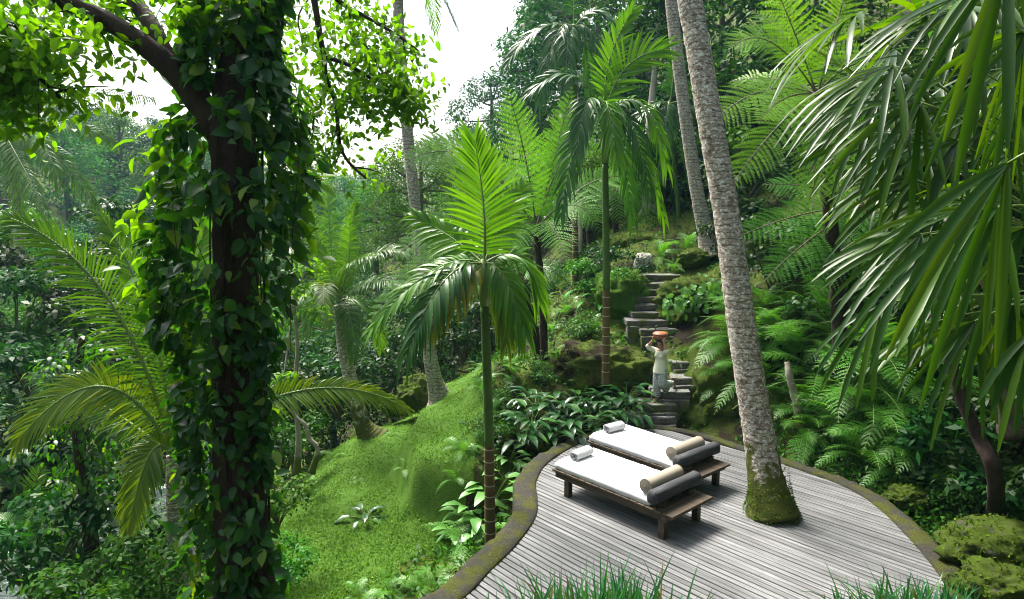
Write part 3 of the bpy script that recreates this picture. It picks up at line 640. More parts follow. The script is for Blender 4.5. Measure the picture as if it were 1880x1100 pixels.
# ------------------------------------------------------------------ daybeds, bolsters, towels
LR = math.atan2(-.752, .659)
def daybed():
    root = empty('daybed', (0, 0, 0), LR)
    mb = MB()                                                     # crosswise planks
    x = -1.2
    while x < 1.19:
        wd = .148 if x < 1.0 else .2; x1 = min(x + wd, 1.215)
        box(mb, ((x + x1) / 2, R.uniform(-.004, .004), .402 + R.uniform(-.002, .002)), ((x1 - x) / 2 - .004, .52, .018), bev=.004); x = x1
    mb.build('platform', M['bed'], root, smooth=False)
    mb = MB()
    for s in (-1, 1): box(mb, (-.02, s * .455, .333), (1.13, .035, .05), bev=.006)
    for xx in (-.93, 0, .98): box(mb, (xx, 0, .325), (.04, .417 if xx < .9 else .50, .042), bev=.006) if xx < .9 else [box(mb, (xx, 0, .325), (.04, .417, .042), bev=.006), box(mb, (xx + .09, 0, .33), (.045, .53, .04), bev=.006)]
    mb.build('frame', M['bed'], root, smooth=False)
    for sx in (-.9, .99):
        for sy in (-.43, .43):
            mb = MB(); box(mb, (sx, sy, .141), (.052, .05, .141), bev=.006); mb.build('leg', M['bed'], root, smooth=False)
    mb = MB(); n = 46; m = 24; V = []                              # the mattress in its fitted sheet
    for i in range(n + 1):
        for j in range(m + 1):
            u, v = i / n * 2 - 1, j / m * 2 - 1
            su, sv = 1 - max(0, abs(u) - .93) / .07 * .02, 1
            edge = max((abs(u) - .95) / .05, (abs(v) - .9) / .1, 0)
            z = .585 - .05 * edge ** 2 + .006 * mnoise.fractal((u * 5, v * 3, 1.7), 1, 2, 3) - (.012 if edge > .7 else 0)
            V.append((-.19 + u * .965, v * .47, z))
    q = [(i * (m + 1) + j, (i + 1) * (m + 1) + j, (i + 1) * (m + 1) + j + 1, i * (m + 1) + j + 1) for i in range(n) for j in range(m)]
    mb.add(V, q)
    ring = [(i, 0) for i in range(n)] + [(n, j) for j in range(m)] + [(i, m) for i in range(n, 0, -1)] + [(0, j) for j in range(m, 0, -1)]
    R0 = [A(*V[i * (m + 1) + j]) for i, j in ring]; k = len(ring); rows = [R0]
    for zz, ex in ((.52, .012), (.462, .016), (.45, .008), (.436, .014), (.423, .004)):
        rows.append([A(p[0] + np.sign(p[0] + .19) * ex * (abs(p[0] + .19) > .93) + .003 * math.sin(i * 1.3), p[1] + np.sign(p[1]) * ex * (abs(p[1]) > .45), zz + .004 * math.sin(i * .7) * (zz < .49)) for i, p in enumerate(R0)])
    mb.add(np.concatenate([np.array(r_) for r_ in rows]), [(r_ * k + i, (r_ + 1) * k + i, (r_ + 1) * k + (i + 1) % k, r_ * k + (i + 1) % k) for r_ in range(5) for i in range(k)])
    mb.build('mattress', M['sheet'], root)
    for sy in (-.33, .33):
        mb = MB(); box(mb, (.90, sy, .465), (.06, .07, .046), bev=.006); mb.build('headrest_post', M['bed'], root, smooth=False)
    mb = MB(); V = []; nn, sg = 40, 16                              # rough squared log, rounded on top
    for i in range(nn + 1):
        y = -.56 + 1.12 * i / nn
        for a in range(sg):
            t = 2 * math.pi * a / sg; cx, cz = math.cos(t), math.sin(t)
            rx, rz = .095 * np.sign(cx) * abs(cx) ** .6, .10 * np.sign(cz) * abs(cz) ** (.55 if cz < 0 else .85)
            f = 1 + .10 * mnoise.fractal((cx * 2, y * 2.0, cz * 2), .8, 2, 4)
            V.append((.885 + rx * f, y + (.012 * mnoise.noise((cx * 3, cz * 3, y)) if i in (0, nn) else 0), .615 + rz * f))
    V += [(.885, -.562, .61), (.885, .562, .61)]; c = len(V)
    q = [(i * sg + a, i * sg + (a + 1) % sg, (i + 1) * sg + (a + 1) % sg, (i + 1) * sg + a) for i in range(nn) for a in range(sg)]
    t = [(c - 2, (a + 1) % sg, a) for a in range(sg)] + [(c - 1, nn * sg + a, nn * sg + (a + 1) % sg) for a in range(sg)]
    mb.add(V, q, t); mb.build('headrest', M['log'], root)
    return root
def children(o): return [c for c in bpy.data.objects if c.parent == o]
def copy_tree(o, parent=None):
    c = o.copy(); COL.objects.link(c); c.parent = parent
    for ch in children(o): copy_tree(ch, c)
    return c
def bolster_mesh():
    mb = MB(); r = .108; y = np.linspace(-.42, .42, 22)
    rr = r * np.interp(np.abs(y), [0, .38, .41, .42], [1, 1, .985, .95]); tube(mb, [(0, v, .01 * math.sin(v * 4) * 0) for v in y], rr, 28)
    for s in (-1, 1):                                           # piping round each end, gathered disc
        pts = [(math.cos(a) * r * .985, s * .417, math.sin(a) * r * .985) for a in np.linspace(0, 2 * math.pi, 33)]; tube(mb, pts, .006, 6, caps=False)
        V = [(math.cos(a) * q, s * (.42 + .012 * (1 - (q / r) ** 2)), math.sin(a) * q) for q in (r * .95, r * .6, r * .25, .012) for a in np.linspace(0, 2 * math.pi, 24, endpoint=False)]
        mb.add(V, [(i * 24 + k, i * 24 + (k + 1) % 24, (i + 1) * 24 + (k + 1) % 24, (i + 1) * 24 + k) for i in range(3) for k in range(24)])
        tube(mb, [(0, s * .43, 0), (0, s * .438, 0)], .014, 10)
    return mb.mesh('bolster', M['bolster'])
def towel_mesh():
    mb = MB(); V = []; n, m = 90, 14
    for i in range(n + 1):
        a = i / n * 2 * math.pi * 3.3; rr = .018 + .052 * i / n
        for j in range(m + 1):
            y = -.19 + .38 * j / m; f = 1 + .03 * math.sin(j * 2.1 + a) * (i > n * .6) + .012 * math.sin(j * 9) 
            sg = 1 - .03 * (abs(j - m / 2) / (m / 2)) ** 4
            V.append((math.cos(a) * rr * f * 1.12 * sg, y + .006 * math.sin(a * 2) , math.sin(a) * rr * f * sg * .95))
    mb.add(V, [(i * (m + 1) + j, (i + 1) * (m + 1) + j, (i + 1) * (m + 1) + j + 1, i * (m + 1) + j + 1) for i in range(n) for j in range(m)])
    for k in range(12):                                          # woven ribs
        y = -.175 + .35 * k / 11; tube(mb, [(math.cos(a) * .0785, y, math.sin(a) * .0665) for a in np.linspace(.3, 5.2, 30)], .0045, 5, caps=False)
    return mb.mesh('rolled_towel', M['towel'])
bed0 = daybed(); bm_, tm_ = bolster_mesh(), towel_mesh(); Rl = rotz(LR)
for k, (c, rz, near) in enumerate([((1.858, 9.784, 0), LR, 'nearer the grass tufts'), ((2.60, 11.16, 0), LR - rad(1.5), 'nearer the stone steps')]):
    o = bed0 if k == 0 else copy_tree(bed0)
    o.location = c; o.rotation_euler.z = rz
    tag(o, ['dark timber daybed with white mattress, the one nearer the grass and fully visible', 'dark timber daybed with white mattress behind the other, nearer the stone steps'][k], 'daybed', 'daybeds on the deck')
    Rm = rotz(rz)
    b = link('bolster', bm_, None, A(*c) + Rm @ A(.675, -.03, .69)); b.rotation_euler = (0, 0, rz + rad(1))
    tag(b, ['beige cylindrical bolster against the log headrest of the nearer daybed', 'beige cylindrical bolster against the log headrest of the farther daybed'][k], 'bolster', 'bolsters on the daybeds')
    t = link('rolled_towel', tm_, None, A(*c) + Rm @ A(-.93, [-.08, -.05][k], .655)); t.scale = (1.2, 1.14, 1.2); t.rotation_euler = (0, rad(25), rz + rad([3, -4][k]))
    tag(t, ['rolled white towel on the foot end of the nearer daybed', 'rolled white towel on the foot end of the farther daybed'][k], 'towel', 'towels on the daybeds')

# ------------------------------------------------------------------ the woman with a basket on her head
def person():
    foot = G(1211, 738, .44); root = empty('person', foot, rad(-42))
    tag(root, 'woman in cream blouse and patterned trousers walking down the steps, arms raised', 'person')
    mb = MB()
    def limb(pts, rr, seg=12): tube(mb, smoothpath(pts, 5 * len(pts)), np.interp(np.linspace(0, 1, 5 * len(pts)), np.linspace(0, 1, len(rr)), rr), seg)
    limb([(-.075, 0, .80), (-.08, -.015, .42), (-.075, .01, .06)], [.085, .075, .055, .05, .052, .033])
    limb([(.075, 0, .80), (.085, -.05, .45), (.10, .17, .42), (.10, .38, .40)], [.085, .07, .055, .05, .048, .033])
    for (h, k, t) in (((-.075, .035, .045), (-.078, -.08, .038), (-.082, -.185, .016)), ((.10, .40, .425), (.10, .455, .36), (.10, .53, .30))):
        tube(mb, smoothpath([h, k, t], 9), np.interp(np.linspace(0, 1, 9), [0, .3, .75, 1], [.036, .036, .034, .016]), 10)
        for q in range(5):
            d = norm(A(*t) - A(*k)); off = A((q - 2) * .013, 0, 0); tube(mb, [A(*t) + off - d * .03, A(*t) + off + d * (.022 - .003 * abs(q - 1))], [.009, .007], 6)
    tube(mb, smoothpath([(0, .0, .74), (0, 0, .85), (0, .005, .98), (0, 0, 1.10), (0, .01, 1.2), (0, .01, 1.25)], 20), np.interp(np.linspace(0, 1, 20), [0, .2, .45, .7, .88, 1], [.12, .135, .105, .125, .115, .055]), 16)
    for s in (-1, 1): ellipsoid(mb, (s * .06, -.085, 1.1), (.05, .045, .05)); ellipsoid(mb, (s * .125, .0, 1.2), (.06, .055, .055))
    tube(mb, [(0, .015, 1.2), (0, -.005, 1.31)], [.052, .046], 12)
    hr = A([1, 0, 0], [0, .94, -.34], [0, .34, .94]).reshape(3, 3)
    hc = A(0, -.03, 1.385)
    ellipsoid(mb, hc + A(0, .01, .015), (.076, .094, .092), 16, 12); ellipsoid(mb, hc + hr @ A(0, -.03, -.045), (.058, .065, .062), 14, 10)
    tube(mb, [hc + hr @ A(0, -.088, .012), hc + hr @ A(0, -.108, -.026)], [.008, .014], 8)       # nose
    for s in (-1, 1): ellipsoid(mb, hc + A(s * .077, .015, 0), (.012, .022, .032), 8, 6)         # ears
    arms = [((-.15, .0, 1.205), (-.315, -.075, 1.26), (-.175, -.075, 1.445), A(.25, .05, 1)), ((.15, .0, 1.205), (.235, -.13, 1.22), (.15, -.15, 1.43), A(-.12, .1, 1))]
    for sh, el, wr, hd in arms:
        limb([sh, el], [.052, .045, .04]); limb([el, wr], [.04, .037, .025])
        d = norm(hd); wr = A(*wr); sx = norm(np.cross(d, A(0, -1, 0) if wr[0] > 0 else A(-1, -.2, 0))); nn = np.cross(sx, d)
        tube(mb, [wr, wr + d * .04, wr + d * .085], [.024, .033, .030], 10)
        for q in range(4):
            b0 = wr + d * .08 + sx * (q - 1.5) * .019; L = [.058, .068, .064, .05][q]; sp = sx * (q - 1.5) * .006; cu = -nn * .0
            tube(mb, smoothpath([b0, b0 + d * L * .5 + sp, b0 + d * L + sp * 2 + (A(0, -.02, 0) - wr * A(1, 1, 0)) * .10], 7), [.010, .010, .0095, .009, .0085, .008, .006], 7)
        sd = -1 if wr[0] > 0 else 1
        tube(mb, smoothpath([wr + d * .03 + sx * .028 * sd, wr + d * .055 + sx * .052 * sd, wr + d * .085 + sx * .06 * sd], 6), [.012, .011, .011, .010, .009, .007], 7)
    def solid(mb, name, mat, vox, parent, sm_=4):
        me = mb.mesh('t', mat); o = bpy.data.objects.new('t', me); COL.objects.link(o)
        md = o.modifiers.new('r', 'REMESH'); md.mode = 'VOXEL'; md.voxel_size = vox
        m2 = o.modifiers.new('s', 'SMOOTH'); m2.iterations = sm_; m2.factor = .5
        dg = bpy.context.evaluated_depsgraph_get(); dg.update(); r = bpy.data.meshes.new_from_object(o.evaluated_get(dg)); r.name = name
        bpy.data.objects.remove(o); r.materials.clear(); r.materials.append(mat)
        r.polygons.foreach_set('use_smooth', np.ones(len(r.polygons), bool)); return link(name, r, parent)
    body = solid(mb, 'body', M['skin'], .0055, root, 3)
    for s in (-1, 1):
        e = MB(); ellipsoid(e, hc + hr @ A(s * .031, -.083, .006), (.014, .006, .006), 8, 6); tube(e, [hc + hr @ A(s * .015, -.087, .026), hc + hr @ A(s * .045, -.078, .028)], .004, 5)
        e.build('eye', M['eye'], body)
    e = MB(); ellipsoid(e, hc + hr @ A(0, -.087, -.056), (.022, .008, .008), 8, 6); e.build('mouth', M['lip'], body)
    h = MB(); ellipsoid(h, hc + A(0, .018, .036), (.087, .1, .088), 16, 10); [tube(h, [hc + A(s * .078, -.045, .03), hc + A(s * .084, -.01, -.045)], [.02, .022], 8) for s in (-1, 1)]; ellipsoid(h, hc + A(0, .12, -.005), (.05, .045, .05), 12, 8)
    solid(h, 'hair', M['hair'], .009, root)
    t = MB()                                                     # blouse with three-quarter sleeves and flared hem
    tube(t, smoothpath([(0, .005, .70), (0, .005, .82), (0, .01, .97), (0, 0, 1.09), (0, .01, 1.19), (0, .01, 1.235)], 22), np.interp(np.linspace(0, 1, 22), [0, .2, .48, .72, .9, 1], [.175, .158, .122, .142, .128, .07]), 18)
    for s in (-1, 1): ellipsoid(t, (s * .06, -.088, 1.1), (.058, .052, .06)); ellipsoid(t, (s * .128, 0, 1.2), (.072, .066, .064))
    for sh, el, wr, hd in arms:
        sh, el, wr = A(*sh), A(*el), A(*wr); tube(t, smoothpath([sh, el], 6), np.linspace(.064, .056, 6), 12); tube(t, [el, el + (wr - el) * .12, el + (wr - el) * .3], [.056, .056, .058], 12)
    solid(t, 'blouse', M['blouse'], .009, root, 3)
    p = MB()
    tube(p, smoothpath([(0, 0, .86), (0, 0, .74)], 5), [.13, .15, .155, .15, .13], 16)
    tube(p, smoothpath([(-.07, 0, .80), (-.08, -.015, .45), (-.08, .01, .115)], 12), np.linspace(.10, .085, 12), 14)
    tube(p, smoothpath([(.07, 0, .80), (.085, -.05, .46), (.098, .12, .415), (.10, .31, .39)], 16), np.linspace(.10, .085, 16), 14)
    tube(p, smoothpath([(.09, .0, .46), (.07, .14, .30), (.06, .10, .20)], 8), [.09, .11, .11, .10, .09, .07, .05, .02], 12)   # loose cloth hanging from the raised leg
    solid(p, 'trousers', M['batik'], .009, root, 3)
    b = empty('basket', foot + rotz(rad(-42)) @ A(.0, -.045, 1.488)); tag(b, 'round red brown lidded basket carried on the woman\'s head', 'basket')
    def lathe(mb, pr, seg=30): mb.add([(r * math.cos(a), r * math.sin(a), z) for r, z in pr for a in np.linspace(0, 2 * math.pi, seg, endpoint=False)], [(i * seg + k, i * seg + (k + 1) % seg, (i + 1) * seg + (k + 1) % seg, (i + 1) * seg + k) for i in range(len(pr) - 1) for k in range(seg)])
    m1 = MB(); lathe(m1, [(.0, 0), (.10, 0), (.14, .015), (.168, .05), (.172, .078), (.168, .092), (.0, .092)]); m1.build('basket_body', M['bowl'], b)
    m1 = MB(); lathe(m1, [(.0, .096), (.172, .096), (.18, .104), (.18, .122), (.168, .14), (.13, .162), (.07, .175), (.0, .178)]); m1.build('lid', M['bowl'], b)
person()

# ------------------------------------------------------------------ trunks
def trunk_mb(pts, rr, seg=14, n=60, rings=0.0, amp=.04, flare=0.0, wob=.03):
    p = smoothpath(pts, n); r = np.interp(np.linspace(0, 1, n), np.linspace(0, 1, len(rr)), rr)
    s = np.r_[0, np.cumsum(np.linalg.norm(np.diff(p, axis=0), axis=1))]
    if rings: r = r * (1 + amp * (np.abs(np.sin(s * math.pi / rings)) ** .5 - .5))
    if flare: r = r * (1 + flare * np.exp(-s / .28))
    mb = MB(); tube(mb, p, r, seg, jit=wob); return mb
def part_local(mb, name, mat, root, smooth=True):
    """build world-space geometry as a part of a thing whose base is at root.location"""
    rz = root.rotation_euler.z; L = A(*root.location)
    mb.v = [(v - L) @ rotz(rz) for v in mb.v] if rz else [v - L for v in mb.v]
    return mb.build(name, mat, root, smooth)
def thing(name, loc, label, cat, group=None): o = empty(name, loc); return tag(o, label, cat, group)

def frond(root, a, b, c, mat='coco', stem='stem', nrm=(0, 0, 1), name='frond', **k):
    return part_local(pinnate(a, b, c, nrm=nrm, **k), name, [M[mat], M[stem]], root)
FC = A(0, -1, .25)         # fronds whose face is turned to the camera

def coconut(base, path, radii, label, crown=None, lab_n=1, bark='cocobark', rings=.085, flare=.9, seg=18, n=190):
    t = thing('coconut_palm', base, label, 'palm', 'coconut palms')
    part_local(trunk_mb([base] + path, radii, seg, n, rings, .05, flare), 'trunk', M[bark], t)
    return t
def crown_fronds(t, top, n, L, el=(-35, 75), w=.035, mat='coco', nl=46, ll=.55, seed=1, start_az=0.0, droop=.5, **k):
    rg = np.random.default_rng(seed)
    for i in range(n):
        az = start_az + i * 2.39996 + rg.uniform(-.2, .2); e = rad(el[1] + (el[0] - el[1]) * (i + .5) / n)
        h = A(math.cos(az), math.sin(az), 0); top = A(*top); l = L * rg.uniform(.85, 1.08)
        tip = top + h * l * max(.35, math.cos(e * .8)) + A(0, 0, l * (math.sin(e) - .28)); ctl = top + h * l * .45 * max(.3, math.cos(e)) + A(0, 0, l * (.5 * math.sin(e) + .22))
        frond(t, top, ctl, tip, mat, n=nl, L=ll, w=w, droop=droop, nrm=(h * .6 + A(0, 0, 1)) if e < rad(60) else -h + A(0, 0, .5), **k)
# leaning coconut rooted in the deck
b = G(1422, 950, 0); b[1] += .1
t = coconut(b, [P(1393, 800, 9.75), P(1362, 600, 9.9), P(1335, 400, 10.1), P(1300, 200, 10.3), P(1266, 0, 10.5), A(2.2, 10.8, 11), A(1.7, 11, 14.5)], [.27, .235, .215, .20, .19, .185, .18, .16], 'thick leaning coconut palm with white lichen growing through the deck', bark='cocobark', flare=.6)
crown_fronds(t, A(1.7, 11, 14.5), 12, 4.2, seed=3)
mb = MB(); k = 1500                                             # moss cuff at its foot
an = R.uniform(0, 6.28, k); zz = np.abs(R.normal(0, .33, k)); rr_ = .268 * (1 + .6 * np.exp(-zz / .28)); cx = b[0] - zz * .12
pp = np.c_[cx + np.cos(an) * rr_, b[1] + np.sin(an) * rr_, zz + .01]; nn = np.c_[np.cos(an), np.sin(an), np.full(k, .3)]
leaf_quads(mb, pp, norm(nn + R.normal(size=(k, 3)) * .6), nn, R.uniform(.02, .05, k), R.uniform(.012, .028, k)); part_local(mb, 'moss', M['mossleaf'], t)['kind'] = 'stuff'
# thinner coconut on the terrace
b = P(1306, 468, 19.4)
t = coconut(b, [P(1283, 370, 19.4), P(1262, 240, 19.5), P(1246, 120, 19.6), P(1232, 0, 19.7), P(1222, -150, 19.8), P(1215, -330, 20)], [.27, .2, .185, .18, .175, .17, .15], 'thinner leaning coconut palm on the terrace behind the thick one', bark='cocobark2')
crown_fronds(t, P(1215, -330, 20), 10, 4.5, seed=5)
# tall coconut on the lawn mound
b = P(812, 742, 17.2)
t = coconut(b, [P(796, 690, 17.1), P(783, 600, 17.1), P(772, 470, 17.2), P(757, 330, 17.3), P(742, 180, 17.4), P(732, 40, 17.5), P(729, -75, 17.6)], [.25, .2, .17, .155, .15, .145, .14, .13], 'tall slender coconut palm with reddish roots on the lawn mound', bark='cocobark2')
top = P(729, -78, 17.6)
for a, c, d in (((790, -75), (838, 52), 17.3), ((660, -150), (600, -60), 17.6), ((800, -160), (900, -140), 18.5), ((700, -190), (650, -280), 18), ((760, -190), (800, -290), 17), ((650, -90), (620, 10), 19), ((790, -90), (800, 60), 20)):
    frond(t, top, P(*a, (17.5 + d) / 2), P(*c, d), 'coco', n=52, L=.62, w=.035, droop=.55)
# bent coconut with a full crown
b = P(684, 808, 16.6)
t = coconut(b, [P(664, 775, 16.6), P(644, 700, 16.6), P(630, 630, 16.6), P(622, 560, 16.6)], [.26, .19, .18, .17, .13], 'bent coconut palm with low full crown at the lawn edge', bark='cocobark')
C0 = P(622, 552, 16.6)
for a, c, d, m in (((596, 430), (606, 305), 16.8, 'coco'), ((585, 440), (552, 345), 16.2, 'coco'), ((640, 430), (655, 370), 17, 'coco'), ((690, 420), (758, 472), 16, 'coco'), ((560, 440), (500, 470), 17, 'coco'), ((700, 490), (752, 530), 15.4, 'coco'), ((565, 500), (520, 590), 16, 'coco'), ((680, 530), (700, 640), 17.2, 'coco'), ((620, 470), (690, 470), 15, 'coco'), ((600, 480), (560, 620), 15.2, 'coco'), ((650, 470), (640, 400), 15.6, 'coco'), ((580, 470), (600, 600), 14.9, 'cocoy'), ((650, 560), (650, 660), 15.6, 'coco')):
    frond(t, C0, P(*a, (16.6 + d) / 2), P(*c, d), m, n=54, L=.62, w=.034, droop=.45, nrm=(0, -.5, 1) if c[1] > 400 else (0, -1, .3))
# young coconut beside the vine-covered tree
b = A(*P(325, 1080, 9.6)); b[2] = gz(b[0], b[1])
t = coconut(b, [P(326, 1000, 9.6), P(322, 900, 9.6), P(318, 835, 9.6)], [.17, .145, .13, .10], 'young coconut palm with long arching fronds left of the vine covered tree', bark='cocobark', rings=.07, n=60)
C0 = P(317, 838, 9.6)
for a, c, d, m, L in (((232, 480), (18, 400), 9.3, 'coco', .85), ((205, 590), (28, 815), 8.8, 'cocoy', .75), ((275, 760), (236, 975), 8.9, 'cocoy', .55), ((565, 640), (748, 752), 10.6, 'cocoy', .5), ((300, 560), (185, 395), 10.2, 'coco', .8), ((340, 560), (385, 380), 10.6, 'coco', .7), ((180, 720), (60, 690), 10.4, 'coco', .6)):
    frond(t, C0, P(*a, (9.6 + d) / 2), P(*c, d), m, n=64, L=L, w=.038, jit=.06, droop=.34, a0=70, a1=22, nrm=(.25, -.8, .6), r=.03, K=4)
# coconut at the left edge, across the slope
b = P(40, 520, 21)
t = coconut(b, [P(34, 420, 21), P(26, 330, 21), P(8, 250, 21)], [.17, .14, .13, .12], 'coconut palm with drooping feathery fronds at the left edge', bark='cocobark2')
C0 = P(5, 245, 21)
for a, c, d, m in (((120, 140), (282, 182), 20, 'coco'), ((70, 200), (112, 345), 19, 'coco'), ((30, 230), (40, 420), 20, 'coco'), ((-40, 200), (-60, 380), 21, 'coco'), ((100, 250), (180, 380), 20, 'coco'), ((60, 60), (205, 45), 23, 'coco'), ((20, 80), (90, 20), 22, 'coco'), ((-60, 150), (-160, 170), 21, 'coco'), ((10, 240), (90, 400), 18.5, 'coco'), ((100, 190), (215, 265), 22, 'coco')):
    frond(t, C0, P(*a, (21 + d) / 2), P(*c, d), m, n=64, L=.75, w=.045, droop=.6, nrm=(0, -.8, .7))

# areca palms: smooth ringed trunk, crownshaft, few broad-ribbed fronds
def areca(base, top, r, label, fr, shaft=.9, mat='areca', nl=22, L=.75, w=.085, mid=None, bark='arecabark', ringgap=.22):
    t = thing('areca_palm', base, label, 'palm', 'areca palms')
    base, top = A(*base), A(*top); pts = [base, (base + top) / 2 + A(.02, 0, 0), top]; p = smoothpath(pts, 40)
    n1 = 18
    low = MB(); tube(low, p[:n1], np.linspace(r * 1.12, r, n1), 12, caps=False)
    up = MB(); tube(up, p[n1 - 1:], np.linspace(r, r * .85, 41 - n1), 12); part_local(up, 'upper_trunk', M[bark], t)
    sl_ = np.linalg.norm(top - base); s = .3
    while s < sl_ * n1 / 41:
        q = base + (top - base) * s / sl_ + A(.02, 0, 0) * math.sin(math.pi * s / sl_); f = r * np.interp(s / sl_, [0, 1], [1.13, .88]) + .002
        tube(low, [q - A(0, 0, .009), q, q + A(0, 0, .009)], [f, f + .004, f], 12, 1, False); s += ringgap * R.uniform(.8, 1.2)
    part_local(low, 'trunk', [M['arecabase'], M['palering']], t)
    cs = MB(); dv = norm(top - base); tube(cs, [top, top + dv * shaft * .3, top + dv * shaft], [r * .9, r * 1.15, r * .55], 12); part_local(cs, 'crownshaft', M['stem'], t)
    C0 = top + dv * shaft * .9
    for f in fr:
        a, c, d = f[0], f[1], f[2]; k = dict(f[3]) if len(f) > 3 else {}
        m = k.pop('mat', mat); dd = C0[1]
        kk = dict(n=nl, L=L * .92, w=w * .85, droop=.36, a0=62, a1=18, lift=.2, K=5, r=.022, fold=.12, start=.16, tipL=.6, nrm=(0, -.5, 1)); kk.update(k)
        frond(t, C0, P(*a, (dd + d) / 2), P(*c, d), m, **kk)
    return t
areca(P(900, 1008, 10.1), P(890, 562, 10.1), .082, 'slender areca palm at the edge of the deck with one upright frond', [
    ((896, 395), (872, 262), 10.0, dict(nrm=FC, L=.95, n=27, lift=.1, a0=74, a1=18, droop=.2, w=.064, start=.1, jit=.06)),
    ((805, 450), (690, 596), 9.7, dict(L=.6)), ((812, 468), (752, 640), 9.2, dict(mat='arecad', droop=.7)), ((965, 430), (985, 545), 10.4, {}), ((935, 500), (930, 622), 9.7, dict(mat='cocoy', L=.5, droop=.7)),
    ((925, 390), (958, 345), 11, dict(nrm=FC)), ((830, 430), (765, 400), 11, dict(nrm=FC, L=.7)), ((860, 500), (800, 600), 9.4, dict(mat='yellow', L=.4, droop=.8)), ((925, 470), (962, 610), 9.6, dict(L=.6, droop=.7))], shaft=.75)
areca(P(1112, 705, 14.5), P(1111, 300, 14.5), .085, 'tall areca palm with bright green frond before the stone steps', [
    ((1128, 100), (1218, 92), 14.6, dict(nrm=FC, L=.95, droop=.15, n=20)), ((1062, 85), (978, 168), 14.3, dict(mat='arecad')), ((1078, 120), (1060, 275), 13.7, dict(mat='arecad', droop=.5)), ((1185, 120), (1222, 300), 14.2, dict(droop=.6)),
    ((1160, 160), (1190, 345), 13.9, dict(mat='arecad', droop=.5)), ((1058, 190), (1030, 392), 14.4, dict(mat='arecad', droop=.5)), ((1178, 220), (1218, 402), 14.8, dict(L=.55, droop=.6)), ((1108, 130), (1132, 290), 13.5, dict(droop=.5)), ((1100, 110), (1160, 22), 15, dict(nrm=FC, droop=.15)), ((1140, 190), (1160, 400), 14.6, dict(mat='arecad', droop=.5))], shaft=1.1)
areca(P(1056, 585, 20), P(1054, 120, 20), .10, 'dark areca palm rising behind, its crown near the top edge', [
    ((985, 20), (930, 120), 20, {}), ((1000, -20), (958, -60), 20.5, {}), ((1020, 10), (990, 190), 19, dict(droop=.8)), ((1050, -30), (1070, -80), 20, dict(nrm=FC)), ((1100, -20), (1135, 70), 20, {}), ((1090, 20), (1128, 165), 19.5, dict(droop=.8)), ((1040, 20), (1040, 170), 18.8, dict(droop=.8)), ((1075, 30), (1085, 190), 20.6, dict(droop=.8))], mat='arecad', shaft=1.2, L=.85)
areca(P(1258, 560, 22.5), P(1232, 235, 22.5), .08, 'small areca palm half hidden behind the thinner coconut trunk', [((1200, 170), (1150, 250), 22.5), ((1240, 150), (1232, 90), 22.6), ((1270, 170), (1310, 260), 22.4), ((1225, 180), (1215, 320), 21.8, dict(droop=.8)), ((1255, 190), (1270, 330), 21.9, dict(droop=.8))], mat='arecad', shaft=.9, L=.7)

# tree ferns
def treefern(base, top, r, label, fr, mat='fern', L=.62, name='tree_fern', n=26, m=14):
    t = thing(name, base, label, 'tree fern', 'tree ferns')
    base, top = A(*base), A(*top); p = smoothpath([base, base * .5 + top * .5 + A(.06, 0, 0), top], 30); mb = MB(); tube(mb, p, np.linspace(r * 1.25, r, 30), 12, jit=.16)
    for q in range(10):                                       # old leaf bases under the crown
        az = q * 2.4; h = A(math.cos(az), math.sin(az), .9); s = p[-2 - q // 3]; tube(mb, [s, s + h * .16], [.03, .015], 5)
    part_local(mb, 'trunk', M['fernbark'], t)
    for f in fr:
        a, c, d = f[0], f[1], f[2]; k = dict(f[3]) if len(f) > 3 else {}
        mm = k.pop('mat', mat); kk = dict(n=n, L=L, m=m, nrm=(0, -.85, .75), r=.02, droop=.22, wide=.8); kk.update(k)
        part_local(fern(top, P(*a, (top[1] + d) / 2), P(*c, d), **kk), 'frond', [M[mm], M['stemb']], t)
    return t
treefern(P(1000, 690, 16.3), P(984, 420, 16.3), .085, 'tree fern with one pale upright frond in the middle of the photo', [
    ((972, 290), (930, 158), 16.2, dict(nrm=FC, L=.72, droop=.05)), ((860, 215), (735, 305), 15.0, dict(L=.85, mat='fernp', nrm=(0, -1, .4))), ((1035, 245), (1098, 215), 16.8, {}), ((1060, 330), (1100, 425), 15.4, dict(L=.7)), ((850, 360), (715, 480), 14.0, dict(L=.75, mat='fernp', nrm=(0, -1, .5))), ((800, 430), (668, 605), 13.2, dict(L=.6, mat='fernp', nrm=(0, -1, .5))), ((960, 380), (925, 480), 14.6, {}), ((1010, 380), (1040, 480), 14.2, {}), ((1020, 280), (1050, 160), 17.2, dict(nrm=FC)), ((1090, 300), (1160, 330), 17, {}), ((910, 300), (850, 260), 17.6, {}), ((930, 350), (860, 400), 16.8, {})])
treefern(P(992, 670, 16.8), P(956, 515, 16.9), .10, 'short leaning tree fern with dark trunk beside the taller one', [
    ((900, 470), (850, 560), 16.4, dict(L=.45)), ((1000, 460), (1060, 540), 16.6, dict(L=.45)), ((940, 440), (910, 400), 17.4, dict(L=.45)), ((980, 450), (1010, 560), 15.8, dict(L=.45)), ((940, 490), (925, 600), 15.9, dict(L=.42))], mat='ferng')
treefern(P(1250, 420, 26), P(1225, 330, 26), .10, 'distant tree fern below the dark hillside trees', [((1180, 290), (1130, 330), 26), ((1200, 270), (1170, 230), 26.5), ((1260, 280), (1310, 300), 26), ((1240, 270), (1260, 210), 26), ((1230, 300), (1215, 390), 25), ((1190, 310), (1150, 390), 25.4), ((1265, 310), (1290, 380), 25.5)], mat='fern', L=.8)
